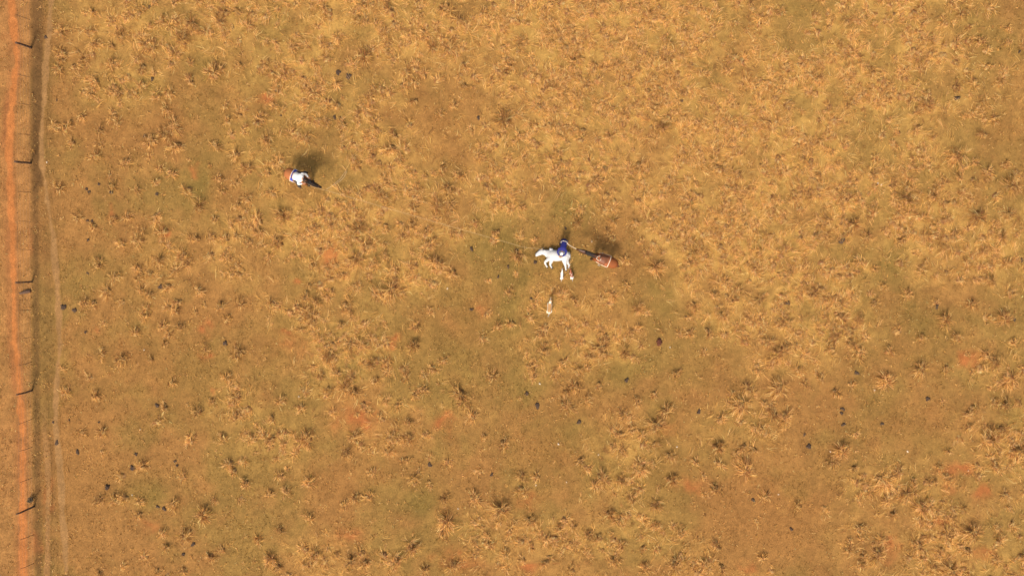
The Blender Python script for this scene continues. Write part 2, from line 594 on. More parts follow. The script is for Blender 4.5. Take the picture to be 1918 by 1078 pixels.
def tuft_arrays(cx, cy, cz, S, n, rng, green=0.05, brown=0.3, tall=.50):
    """n blades of one tuft; S is its radius in metres"""
    kind = rng.random(n)
    lop = rng.random() * 2 * np.pi                       # every tuft leans its own way
    nw = max(5, n // 11)
    wisp = rng.random(nw) * 2 * np.pi
    wisp = wisp - rng.uniform(.3, .9) * np.sin(wisp - lop)
    wl_ = rng.uniform(.65, 1.25, nw)
    wi = rng.integers(0, nw, n)
    az = wisp[wi] + rng.normal(0, 0.20, n)
    rad = rng.random(n) ** 0.7 * S * 0.55
    base = np.stack([cx + np.cos(az) * rad, cy + np.sin(az) * rad, cz + S * tall * (1 - (rad / (S * .72)) ** 1.7)], -1)
    # a tussock is several shoots grown together, so the leaves do not leave from one point
    nc = 3
    sub = rng.normal(0, S * .34, (nc, 2))
    ci = rng.integers(0, nc, n)
    base[:, :2] += sub[ci]
    base[:, 2] -= S * .18
    base[:, 2] = np.maximum(base[:, 2], cz)
    az = az + rng.normal(0, 0.26, n)
    up = brown * 0.42
    b = kind < up                                        # standing stalks
    c = kind > 0.62                                      # leaves lying out flat at the foot
    a = ~b & ~c                                          # arching leaves
    L = S * rng.uniform(0.7, 1.35, n)
    e = np.radians(rng.uniform(15, 50, n))
    bend = np.radians(rng.uniform(30, 70, n))
    L[b] = S * rng.uniform(0.5, 0.9, b.sum())
    e[b] = np.radians(rng.uniform(55, 84, b.sum()))
    bend[b] = np.radians(rng.uniform(5, 40, b.sum()))
    e[c] = np.radians(rng.uniform(-12, 12, c.sum()))
    bend[c] = np.radians(rng.uniform(0, 20, c.sum()))
    wd = rng.uniform(0.010, 0.024, n)
    col = pick(STRAW, n, rng)
    nb = b.sum()
    col[b] = np.where(rng.random((nb, 1)) < 0.65, pick(BROWN_G, nb, rng), col[b])
    g = rng.random(n) < green
    col[g] = pick(GREEN_G, g.sum(), rng)
    g = rng.random(n) < brown * .35
    col[g] = pick(BROWN_G, g.sum(), rng)
    L = L * wl_[wi]
    col = col * (1 + rng.normal(0, .10, nw))[wi][:, None]
    return base, az, L, e, bend, wd, col * (1 + rng.normal(0, 0.06))


def join(parts_):
    off_, V_, T_, C_ = 0, [], [], []
    for v, t, c in parts_:
        V_.append(v)
        T_.append(t + off_)
        C_.append(c)
        off_ += len(v)
    return np.concatenate(V_), np.concatenate(T_), np.concatenate(C_)


T4 = 3.5925
TILES = [
    (80, 0, T4, [(130, 230), (310, 230), (350, 305, 1), (120, 470), (210, 455), (280, 405), (150, 410), (140, 360), (340, 90), (470, 140), (525, 250, 1), (470, 310), (475, 430), (650, 90), (720, 190), (800, 140), (885, 140), (995, 170, 1), (1200, 160, 1), (710, 285), (745, 330), (950, 270, 1), (870, 355), (995, 425), (1150, 505, 1), (1000, 560), (680, 450), (675, 570), (770, 655), (860, 635), (825, 740), (880, 840, 1), (515, 630), (460, 615), (360, 550), (330, 640), (265, 780), (480, 790), (390, 880), (390, 975), (205, 965), (95, 865), (155, 865), (360, 1050), (735, 955), (910, 985), (830, 910), (1165, 985), (1300, 1040), (1225, 715), (1250, 825), (1330, 780), (1350, 870), (1100, 225), (1220, 240), (1330, 440), (1200, 460), (1045, 20), (885, 30), (1240, 90), (1310, 80), (1400, 180)]),
    (480, 0, T4, [(720, 380, 1), (390, 420), (200, 520, 1), (70, 280), (245, 330), (60, 450), (540, 570), (770, 650, 1), (550, 720), (680, 790), (480, 820), (590, 850), (335, 940), (70, 940, 1), (130, 715), (30, 795), (935, 920), (910, 1000), (800, 820), (1020, 480), (1130, 510), (1080, 560), (990, 580), (1075, 680), (1330, 710), (1240, 775), (1190, 330, 1), (1295, 340, 1), (1370, 140, 1), (1280, 60), (1110, 100), (1130, 225), (1250, 270), (1340, 250), (850, 230), (910, 85), (690, 130), (720, 40), (540, 260), (440, 300), (460, 60), (1395, 440), (1400, 580), (375, 620), (780, 1000)]),
    (880, 0, T4, [(80, 100), (145, 150), (240, 185), (320, 340), (270, 450), (235, 500), (240, 810, 1), (330, 920), (600, 910), (560, 590), (700, 410), (720, 510), (1250, 720), (1280, 860, 1), (930, 920), (1200, 550), (1130, 460), (980, 440), (850, 440), (880, 220), (1200, 90), (540, 30), (350, 260), (150, 560), (60, 1050), (600, 1030), (540, 840), (760, 880), (1050, 770), (1310, 410), (490, 620), (640, 630)]),
    (80, 300, T4, [(790, 55), (870, 90), (765, 155), (630, 205), (990, 205), (1055, 320, 1), (110, 200), (240, 390), (355, 450), (465, 410), (575, 385), (765, 385), (670, 475), (825, 480), (540, 570), (625, 540), (375, 710), (490, 780), (435, 880, 1), (285, 965), (345, 965), (1130, 520), (1040, 530), (945, 640, 1), (970, 700), (890, 745), (720, 765), (655, 790), (640, 735), (720, 905), (665, 865), (850, 850), (925, 955), (1050, 880), (690, 1050), (700, 990), (1250, 1060), (1200, 990), (1330, 975), (1190, 130), (1220, 210), (1310, 155), (1385, 60, 1), (1380, 270), (1310, 295), (1240, 650), (1310, 710), (1400, 550), (1240, 530), (1170, 400), (1270, 770), (460, 170), (905, 1020), (560, 10), (785, 670, 1)]),
    (480, 300, T4, [(85, 100), (110, 230), (170, 370, 1), (20, 410), (20, 490), (150, 560, 1), (85, 655), (330, 930), (400, 960), (120, 970), (360, 1050), (510, 890), (600, 970), (640, 1040), (680, 840), (920, 870, 1), (800, 900), (590, 770), (380, 710), (660, 680, 1), (790, 700), (940, 740), (870, 650), (740, 580), (860, 570), (980, 510, 1), (1160, 580, 1), (1225, 690, 1), (1325, 760), (1150, 470), (1050, 430), (870, 440), (690, 470, 1), (1320, 490), (1060, 340), (1220, 310, 1), (1310, 310), (850, 250, 1), (620, 340), (540, 290), (1250, 60), (1360, 105), (1300, 200), (690, 60), (870, 140), (1170, 1010), (1080, 200)]),
    (880, 300, T4, [(320, 640, 1), (260, 890), (720, 430, 1), (930, 480), (1000, 580), (1240, 730, 1), (960, 900), (1040, 840), (1130, 1010, 1), (640, 890), (510, 890), (690, 930), (830, 730), (190, 480), (440, 530), (570, 75), (1060, 690), (960, 410), (920, 240), (850, 150), (1140, 40), (560, 760), (1150, 550), (340, 320), (240, 300)]),
    (80, 600, T4, [(410, 230), (540, 250), (735, 260), (345, 510), (265, 750), (405, 745), (820, 160), (810, 40), (850, 100), (930, 40), (625, 80), (870, 420), (1050, 615, 1), (1245, 390), (1310, 520, 1), (1000, 810), (1205, 790), (1260, 960), (1290, 1010), (680, 985), (830, 590), (1140, 545), (1320, 215), (1095, 200), (945, 1050), (1300, 650), (1420, 800), (145, 490)]),
    (80, 778, T4, [(385, 565), (490, 570), (560, 550), (655, 575), (650, 665), (880, 590), (1080, 670, 1), (1155, 570), (800, 780), (955, 810, 1), (840, 885), (780, 1045), (955, 1050), (1210, 900), (1370, 455), (1130, 945), (375, 1065)]),
    (480, 600, T4, [(310, 580), (105, 660), (110, 790), (340, 790, 1), (350, 840), (270, 885), (185, 830), (170, 540), (500, 240, 1), (700, 165, 1), (640, 160), (770, 300, 1), (550, 355), (640, 385), (600, 455, 1), (665, 475), (430, 380), (490, 455), (865, 545), (950, 570), (1070, 500), (1135, 465), (1065, 165, 1), (1370, 500, 1), (1190, 330), (1010, 380), (1265, 270), (870, 280), (790, 410), (655, 780, 1), (605, 885), (890, 885, 1), (1030, 795, 1), (1010, 935), (920, 770), (1020, 685), (570, 40), (380, 30), (300, 60), (1080, 45), (165, 1050)]),
    (480, 778, T4, [(200, 510), (350, 460), (90, 530), (665, 555), (755, 545), (580, 590), (360, 685), (155, 770), (90, 960, 1), (150, 1015), (400, 930, 1), (545, 940), (640, 980, 1), (945, 970, 1), (1040, 885, 1), (1060, 450), (1175, 475), (1260, 560, 1), (1270, 710, 1), (1250, 800), (1140, 1030), (1330, 1000, 1), (735, 985), (25, 830), (340, 1000)]),
    (880, 778, T4, [(350, 400, 1), (450, 410), (345, 490), (225, 185), (90, 140), (885, 410, 1), (1015, 430, 1), (835, 460), (1140, 370, 1), (1260, 65, 1), (1015, 120), (1085, 105), (1160, 130), (1240, 190), (950, 205), (1020, 240), (1340, 270, 1), (1350, 430, 1), (1240, 600, 1), (1250, 750), (935, 660, 1), (1000, 700), (1080, 555), (745, 300), (215, 630, 1), (405, 705, 1), (275, 770), (515, 830), (600, 760), (690, 740), (795, 800), (30, 550, 1), (35, 850), (140, 870), (240, 930), (355, 965), (960, 975, 1), (870, 830), (1010, 860), (1165, 885), (1380, 980), (1180, 1020), (520, 980), (690, 1045), (120, 810), (1420, 790)]),
    (880, 600, T4, [(430, 380, 1), (400, 310), (140, 380), (500, 200), (480, 90), (620, 280), (800, 240, 1), (890, 180, 1), (910, 100), (1040, 230, 1), (720, 350), (800, 320), (650, 480, 1), (640, 560, 1), (790, 530), (870, 430), (1130, 60), (1080, 80), (1395, 350), (1240, 490), (1130, 550), (1310, 610, 1), (1025, 630), (715, 440), (190, 40), (280, 20), (20, 650), (590, 160)]),
    (1200, 400, T4, [(350, 620, 1), (540, 690, 1), (710, 730), (850, 870, 1), (950, 930, 1), (430, 940), (330, 800), (450, 785), (800, 580, 1), (800, 270), (330, 330), (1060, 1050), (1170, 150), (1250, 40), (1330, 690), (1170, 540, 1), (1330, 600), (1290, 910), (1310, 830), (960, 740, 1), (1000, 400), (610, 590), (490, 555), (660, 510), (570, 460), (310, 700), (1420, 890), (400, 240), (330, 280)]),
    (1200, 650, T4, [(245, 175), (715, 265, 1), (920, 265, 1), (665, 385, 1), (535, 490), (820, 380), (890, 450, 1), (970, 460, 1), (975, 540), (800, 540), (510, 670, 1), (695, 660), (760, 690), (640, 720), (710, 820, 1), (520, 775), (360, 775), (1350, 690, 1), (1290, 770), (1215, 215), (1300, 300), (1100, 250), (1410, 250), (610, 310)]),
    (1200, 778, T4, [(500, 490), (840, 550), (1065, 610), (270, 790), (225, 990, 1), (350, 1010), (430, 1000, 1), (540, 1010), (520, 890), (820, 960), (30, 1020), (1400, 850), (1390, 900)]),
    (1518, 500, T4, [(1200, 90, 1), (655, 190), (1080, 240), (900, 350, 1), (980, 480), (330, 360, 1), (200, 250), (475, 140), (740, 680, 1), (910, 680), (1240, 640, 1), (1180, 600), (1330, 745, 1), (1230, 910), (1310, 930), (1090, 940), (1050, 990), (510, 760, 1), (520, 570), (330, 580), (270, 520), (155, 470), (740, 480), (1300, 345, 1), (1360, 510), (430, 240)]),
    (1518, 240, T4, [(970, 190, 1), (1170, 50), (630, 480, 1), (820, 470, 1), (860, 400), (590, 590, 1), (735, 600), (430, 570), (560, 370), (680, 210), (550, 110), (1100, 240), (1350, 400, 1), (1120, 590, 1), (1100, 650), (970, 700), (1340, 580, 1), (1230, 650), (1270, 740, 1), (820, 660), (600, 760), (280, 650, 1), (380, 740), (270, 700), (90, 640), (60, 90), (140, 160), (230, 490), (330, 900), (430, 950), (740, 940), (900, 800), (1150, 830), (1000, 340), (1090, 350), (1190, 300), (1300, 250), (430, 210), (410, 320), (1330, 900), (1050, 900)]),
    (1518, 778, T4, [(290, 350), (475, 440, 1), (570, 400), (690, 430), (640, 530, 1), (500, 570), (740, 610, 1), (550, 660), (810, 450), (905, 410), (865, 340), (920, 240), (1260, 240), (1200, 170, 1), (1400, 240, 1), (1240, 340), (1310, 530), (320, 750), (330, 820), (450, 920, 1), (350, 940), (725, 870, 1), (910, 800, 1), (1090, 780, 1), (1350, 730), (1260, 760), (945, 680), (1020, 640), (750, 965), (860, 940), (1240, 970), (880, 900), (1050, 900), (940, 1050, 1), (1280, 90), (1060, 80), (330, 1010), (1410, 950), (1260, 850), (830, 1020)]),
    (1280, 0, 4.49, [(560, 40), (1370, 900), (1100, 670), (370, 600), (650, 150)]),
    (1600, 0, 4.49, [(1110, 570), (1010, 690), (850, 740), (600, 880, 1), (280, 820), (920, 980), (1180, 990), (1040, 890), (1230, 700), (900, 120), (570, 60), (1100, 430), (1280, 360), (1290, 250), (1060, 350), (90, 780), (150, 620), (520, 940)]),
]
SPOTS = []
for (ox, oy, sc, lst) in TILES:
    for t in lst:
        u, v = ox + t[0] / sc, oy + t[1] / sc
        if 990 < u < 1168 and 455 < v < 592:
            keep = min(abs(u - 1030), abs(u - 1053)) > 14 and (v > 530 or u > 1165)
            if not keep:
                continue
        SPOTS.append((u, v, len(t) > 2))

ZONES = [  # x0, y0, x1, y1, words
    (0, 0, 330, 300, 'along the upper track by the fence'),
    (0, 300, 330, 640, 'along the middle track by the fence'),
    (0, 640, 330, 1080, 'along the lower track by the fence'),
    (330, 0, 480, 260, 'between the upper track and the bare red patch'),
    (480, 0, 720, 260, 'above the mounted rider in the upper field'),
    (720, 0, 900, 260, 'on the bare strip left of thick upper grass'),
    (900, 0, 1280, 420, 'in the thick golden grass above the white cow'),
    (1280, 0, 1600, 420, 'in the thick golden grass of the upper right'),
    (1600, 0, 1920, 260, 'in the upper right corner of the pasture'),
    (330, 260, 560, 600, 'left of and below the mounted rider'),
    (560, 260, 900, 470, 'along the long rope from rider to cow'),
    (560, 470, 900, 640, 'around the long red patch below the rope'),
    (900, 420, 1280, 560, 'around the roped cow and riderless horse'),
    (900, 560, 1280, 760, 'below the three dogs in the middle field'),
    (1280, 420, 1600, 760, 'right of the riderless horse in mixed grass'),
    (1600, 260, 1920, 520, 'near the right edge above the middle'),
    (1600, 520, 1920, 800, 'near the right edge below the middle'),
    (330, 600, 560, 860, 'on brown ground left of lower red patches'),
    (560, 640, 900, 860, 'around the pair of orange soil patches'),
    (330, 860, 620, 1080, 'on the lower left of the pasture'),
    (620, 860, 880, 1080, 'on the lower middle left of the pasture'),
    (880, 760, 1280, 930, 'on the green ground of the lower middle'),
    (880, 930, 1280, 1080, 'along the bottom edge of the lower middle'),
    (1280, 760, 1600, 1080, 'on the bare brown ground of the lower right'),
    (1600, 800, 1920, 1080, 'among red patches in the lower right corner'),
]


ORD = ['first', 'second', 'third', 'fourth', 'fifth', 'sixth', 'seventh', 'eighth', 'ninth', 'tenth', 'eleventh', 'twelfth', 'thirteenth', 'fourteenth', 'fifteenth',
       'sixteenth', 'seventeenth', 'eighteenth', 'nineteenth', 'twentieth', 'twenty-first', 'twenty-second', 'twenty-third', 'twenty-fourth', 'twenty-fifth']
ROLL = {}


def count_off(o, head, where, u, cat, group):
    """remember a repeat; labels are given when all of its kind and place are known"""
    o['category'] = cat
    o['group'] = group
    ROLL.setdefault((head, where), []).append((u, o))


def give_labels():
    for (head, where), lst in ROLL.items():
        lst.sort(key=lambda q: q[0])
        n_ = len(lst)
        for i, (u, o) in enumerate(lst):
            if n_ == 1:
                o['label'] = head + ' ' + where
            elif i == 0:
                o['label'] = head + ', leftmost, ' + where
            elif i == n_ - 1:
                o['label'] = head + ', rightmost, ' + where
            elif i < n_ / 2:
                o['label'] = head + ', ' + ORD[i] + ' from left, ' + where
            else:
                o['label'] = head + ', ' + ORD[n_ - 1 - i] + ' from right, ' + where


def zone(u, v):
    for z in ZONES:
        if z[0] <= u < z[2] and z[1] <= v < z[3]:
            return z[4]
    return 'in the open pasture'


# twelve tussock shapes, shared by the tussocks one can pick out
variants = []
for i in range(14):
    rng = np.random.default_rng(300 + i)
    S = 0.45 if i < 7 else 0.31
    arr = tuft_arrays(0, 0, 0, S, 200 if i < 7 else 130, rng, 0.05, 0.42 + .09 * (i % 7), .78)
    v_, t_, c_ = join([blades(*arr), dome(0, 0, 0, S * .66, S * .62, rng, 16, 5, .34)])
    me = mesh_np('tussock', v_, t_, c_, True)
    me.materials.append(M['blade'])
    variants.append(me)

order = sorted(range(len(SPOTS)), key=lambda i: (not SPOTS[i][2], (i * 7919) % 1009))
single = set(order[:300])
rest = []
for i, (u, v, big) in enumerate(SPOTS):
    p = P(u, v)
    if i in single:
        me = variants[R.randrange(7)] if big else variants[7 + R.randrange(7)]
        o = link('grass_tussock', me)
        o.location = (p.x, p.y, hz(p.x, p.y) - 0.01)
        s = R.uniform(0.75, 1.2)
        o.scale = (s, s * R.uniform(0.75, 1.25), s * R.uniform(0.8, 1.15))
        o.rotation_euler = (0, 0, R.uniform(0, 6.283))
        z = zone(u, v)
        count_off(o, ('large' if big else 'small') + ' straw tussock', z, u, 'grass tussock', ('large' if big else 'small') + ' tussocks ' + z)
    else:
        rest.append((p.x, p.y))

# all other tufts: one mass
parts = []
rng = np.random.default_rng(5)
domes = []


def put(arr):
    parts.append(arr)


for (x, y) in rest:
    S = rng.uniform(0.22, 0.36)
    put(tuft_arrays(x, y, hz(x, y) - 0.01, S, 110, rng, 0.05, 0.6, .75))
    domes.append(dome(x, y, hz(x, y) - 0.01, S * .68, S * .60, rng, 12, 4, .34))
cand = rng.uniform([-36.5, -22.5], [36.5, 22.5], (26000, 2))
dd = density(cand[:, 0], cand[:, 1])
keepm = rng.random(len(cand)) < np.clip(dd * 1.05 - 0.10, 0, 1) * 0.50 + 0.006
uu, vv_ = px(cand[:, 0], cand[:, 1])
keepm &= uu > 118
keepm &= ~((uu > 996) & (uu < 1082) & (vv_ > 455) & (vv_ < 530))
keepm &= ~((uu > 1080) & (uu < 1168) & (vv_ > 462) & (vv_ < 512))
keepm &= ~((uu > 1012) & (uu < 1048) & (vv_ > 545) & (vv_ < 595))
keepm &= ~((uu > 535) & (uu < 625) & (vv_ > 315) & (vv_ < 372))
pts = cand[keepm]
ph = height(pts[:, 0], pts[:, 1])
for (x, y), h_ in zip(pts, ph):
    S = rng.uniform(0.16, 0.38)
    put(tuft_arrays(x, y, h_ - 0.01, S, int(rng.uniform(60, 95)), rng, 0.06, 0.36, .38))
    domes.append(dome(x, y, h_ - 0.01, S * .8, S * rng.uniform(.22, .42), rng, 10, 3, .45))
# seedlings and broken stubs on the open ground
cand = rng.uniform([-36.5, -22.5], [36.5, 22.5], (6500, 2))
cl = fbm(cand[:, 0], cand[:, 1], 2.0, 3, 330)
uu, vv_ = px(cand[:, 0], cand[:, 1])
cand = cand[(cl > .42) & (np.abs(uu - curve_x(TRAIL_P, vv_)) > 8) & (np.abs(uu - curve_x(TRAIL_O, vv_)) > 12)]
for (x, y) in cand:
    S = rng.uniform(.06, .16)
    put(tuft_arrays(x, y, hz(x, y), S, 14, rng, 0.1, .6))
# fallen straw lying between the tufts
n = 330000
b = rng.uniform([-36.5, -22.5], [36.5, 22.5], (n, 2))
dl = density(b[:, 0], b[:, 1])
u_, w_ = px(b[:, 0], b[:, 1])
cl = fbm(b[:, 0], b[:, 1], 0.9, 3, 177)
ok = (rng.random(n) < np.clip(dl * 1.1 - .05, 0, 1) * np.clip((cl - .22) * 2.4, 0, 1)) & (u_ > 122)
b = b[ok]
n = len(b)
cl = fbm(b[:, 0], b[:, 1], 1.1, 2, 210)
az_ = cl * 14.0 + rng.normal(0, .40, n)
# it lies in swaths: neighbours fell the same way
gi = np.arange(n) // 4 * 4
gi = np.minimum(gi, n - 1)
az_ = az_[gi] + rng.normal(0, .28, n)
b = b[gi] + rng.normal(0, .07, (n, 2))
base = np.stack([b[:, 0], b[:, 1], height(b[:, 0], b[:, 1]) + rng.uniform(0, .10, n)], -1)
cs = pick(STRAW, n, rng, .12) * (1.02 + .10 * rng.standard_normal(n)[gi])[:, None]
br = (rng.random(n) < .15)[gi]
cs[br] = pick(BROWN_G, br.sum(), rng, .12)
put((base, az_, (rng.uniform(.28, .80, n))[gi] * rng.uniform(.7, 1.1, n), np.radians(rng.uniform(4, 28, n)), np.radians(rng.uniform(0, 40, n)), rng.uniform(.008, .018, n), cs))
cat = [np.concatenate([q[k] for q in parts]) for k in range(7)]
v_, t_, c_ = join([blades(*cat)] + domes)
print('tufts', len(pts), len(rest))
g = link('tall_grass', mesh_np('tall_grass', v_, t_, c_, True), M['blade'])
tag(g, 'dense golden dry grass covering much of the pasture', 'grass', kind='stuff')

# short grazed turf
n = 210000
b = rng.uniform([-36.5, -22.5], [36.5, 22.5], (n, 2))
u_, w_ = px(b[:, 0], b[:, 1])
cl = fbm(b[:, 0], b[:, 1], 0.8, 3, 77)
ok = (rng.random(n) < np.clip((cl - 0.32) * 3.0, 0.05, 1)) & (np.abs(u_ - curve_x(TRAIL_O, w_)) > 9) & (np.abs(u_ - curve_x(TRAIL_P, w_)) > 6)
red_ = blob(u_, w_, RED, True)
ok &= rng.random(n) > red_ * 1.1
b = b[ok]
n = len(b)
gc = ground_color(b[:, 0], b[:, 1])
base = np.stack([b[:, 0], b[:, 1], height(b[:, 0], b[:, 1])], -1)
colr = gc * rng.uniform(0.6, 1.7, (n, 1))
pale_ = rng.random(n) < 0.22
colr[pale_] = pick(STRAW, pale_.sum(), rng)
colr = np.clip(colr, 0.01, 0.7)
v_, t_, c_ = blades(base, rng.random(n) * 6.283, rng.uniform(0.05, 0.17, n), np.radians(rng.uniform(15, 75, n)),
                    np.radians(rng.uniform(0, 50, n)), rng.uniform(0.012, 0.028, n), colr)
g = link('short_grass', mesh_np('short_grass', v_, t_, c_), M['blade'])
tag(g, 'short grazed turf between the tussocks', 'grass', kind='stuff')


# ------------------------------------------------------------------ shapes from rings
def spline(pts, sub):
    a = np.array(pts, dtype=float)
    out = []
    for i in range(len(a) - 1):
        p0 = a[max(i - 1, 0)]
        p1 = a[i]
        p2 = a[i + 1]
        p3 = a[min(i + 2, len(a) - 1)]
        for k in range(sub):
            t = k / sub
            out.append(0.5 * ((2 * p1) + (-p0 + p2) * t + (2 * p0 - 5 * p1 + 4 * p2 - p3) * t * t + (-p0 + 3 * p1 - 3 * p2 + p3) * t ** 3))
    out.append(a[-1])
    return np.array(out)


def loft(bm, pts, lat=(0, 1, 0), seg=12, sub=3, smooth=True):
    """pts: x, y, z, half width along lat, half width across; capped tube"""
    a = spline(pts, sub) if smooth else np.array(pts, dtype=float)
    a[:, 3:] = np.maximum(a[:, 3:], 0.002)
    c = a[:, :3]
    tan = np.gradient(c, axis=0)
    lat = np.array(lat, dtype=float)
    rings = []
    for i in range(len(a)):
        t = tan[i] / (np.linalg.norm(tan[i]) + 1e-9)
        s = lat - t * lat.dot(t)
        if np.linalg.norm(s) < 0.1:
            alt = np.array((1.0, 0.1, 0.2))
            s = alt - t * alt.dot(t)
        s /= np.linalg.norm(s)
        w = np.cross(t, s)
        rings.append([bm.verts.new(c[i] + s * a[i, 3] * math.cos(2 * math.pi * k / seg) + w * a[i, 4] * math.sin(2 * math.pi * k / seg)) for k in range(seg)])
    for i in range(len(rings) - 1):
        for k in range(seg):
            bm.faces.new((rings[i][k], rings[i][(k + 1) % seg], rings[i + 1][(k + 1) % seg], rings[i + 1][k]))
    bm.faces.new(rings[0][::-1])
    bm.faces.new(rings[-1])


def bm_mesh(bm, name, smooth=True):
    bmesh.ops.recalc_face_normals(bm, faces=bm.faces)
    me = bpy.data.meshes.new(name)
    bm.to_mesh(me)
    bm.free()
    if smooth:
        me.polygons.foreach_set('use_smooth', np.ones(len(me.polygons), dtype=bool))
    return me


def fuse(bm, name, voxel, iters=4):
    """overlapping tubes -> one continuous skin"""
    me = bm_mesh(bm, name)
    o = bpy.data.objects.new('temporary', me)
    COL.objects.link(o)
    r = o.modifiers.new('r', 'REMESH')
    r.mode = 'VOXEL'
    r.voxel_size = voxel
    if iters:
        s = o.modifiers.new('s', 'SMOOTH')
        s.factor = 0.5
        s.iterations = iters
    dg = bpy.context.evaluated_depsgraph_get()
    out = bpy.data.meshes.new_from_object(o.evaluated_get(dg))
    out.name = name
    bpy.data.objects.remove(o)
    bpy.data.meshes.remove(me)
    out.polygons.foreach_set('use_smooth', np.ones(len(out.polygons), dtype=bool))
    return out


def tube_mesh(name, pts, r, seg=8, sub=6):
    bm = bmesh.new()
    loft(bm, [(*p, r, r) for p in pts], (0.1, 0.2, 1.0), seg, sub)
    return bm_mesh(bm, name)


def one(name, pts, mat, parent, lat=(0, 1, 0), seg=10, sub=3, smooth=True):
    bm = bmesh.new()
    loft(bm, pts, lat, seg, sub, smooth)
    return link(name, bm_mesh(bm, name), mat, parent)


def paint(me, fn):
    n = len(me.vertices)
    c = np.empty(n * 3, dtype=np.float32)
    me.vertices.foreach_get('co', c)
    c = c.reshape(-1, 3)
    set_cols(me, fn(c))


def blend(c, target, w):
    w = np.clip(w, 0, 1)[:, None]
    return c * (1 - w) + np.array(target) * w


# ------------------------------------------------------------------ fence
fence = empty('fence', Matrix.Translation((-30.0, 0, 0)))
tag(fence, 'wire fence of dark wooden posts and thin stays along the dirt trail', 'fence')
fi = Matrix.Translation((30.0, 0, 0))


def fpart(name, pts, mat, seg=8, sub=2):
    bm = bmesh.new()
    loft(bm, pts, (1, 0, 0.02), seg, sub)
    me = bm_mesh(bm, name)
    me.transform(fi)
    return link(name, me, mat, fence)


POSTS = [((58, 89), (30, 80), .085), ((58, 305), (28, 303), .085), ((60, 527), (30, 529), .070), ((60, 731), (31, 739), .075), ((64, 948), (31, 962), .070),
         ((57, -125), (29, -142), .08), ((66, 1165), (34, 1185), .08)]
for (bx, by), (tx, ty), r in POSTS:
    b0, t0 = P(bx, by), P(tx, ty, 1.42)
    pts = []
    for k in range(6):
        t = k / 5
        q = b0.lerp(t0, t)
        rr = r * .82 * (1.05 - 0.12 * t) * R.uniform(0.93, 1.07)
        pts.append((q.x + R.uniform(-.01, .01), q.y + R.uniform(-.012, .012), q.z - (0.15 if k == 0 else 0), rr, rr * R.uniform(.85, 1.1)))
    fpart('post', pts, M['wood'], 10)
STAYS = [((56, 37), (31, 28)), ((56, 145), (33, 139)), ((57, 197), (34, 193)), ((57, 252), (34, 251)), ((58, 360), (35, 359)), ((58, 415), (35, 414)), ((58, 468), (35, 466)),
         ((58, 580), (36, 581)), ((59, 631), (37, 634)), ((60, 677), (36, 684)), ((60, 784), (35, 794)), ((60, 837), (35, 845)), ((60, 894), (37, 903)), ((64, 1000), (38, 1010)), ((64, 1054), (37, 1065))]
for (bx, by), (tx, ty) in STAYS:
    b0, t0 = P(bx, by, 0.10), P(tx, ty, 1.22)
    fpart('stay', [(b0.x, b0.y, b0.z, .011, .014), ((b0.x + t0.x) / 2 + .02, (b0.y + t0.y) / 2, (b0.z + t0.z) / 2, .012, .014), (t0.x, t0.y, t0.z, .010, .013)], M['wood'], 6)
for hgt in (0.3, 0.58, 0.86, 1.12, 1.36):
    pts = []
    seq = sorted(POSTS, key=lambda q: q[0][1])
    prev = None
    for (bx, by), (tx, ty), r in seq:
        b0, t0 = P(bx, by), P(tx, ty, 1.42)
        q = b0.lerp(t0, hgt / 1.42) + Vector((r + .004, 0, 0))
        if prev is not None:
            m_ = (prev + q) / 2
            pts.append((m_.x, m_.y, m_.z - 0.015, .0018, .0018))
        pts.append((q.x, q.y, q.z, .0018, .0018))
        prev = q
    fpart('wire', pts, M['wire'], 5, 3)


# ------------------------------------------------------------------ animals
def add_leg(bm, pts, y, k=1.0):
    loft(bm, [(p[0], y if len(p) < 6 else p[5], p[1], p[2] * k, p[3] * k) for p in pts], (0, 1, 0), 12, 3)


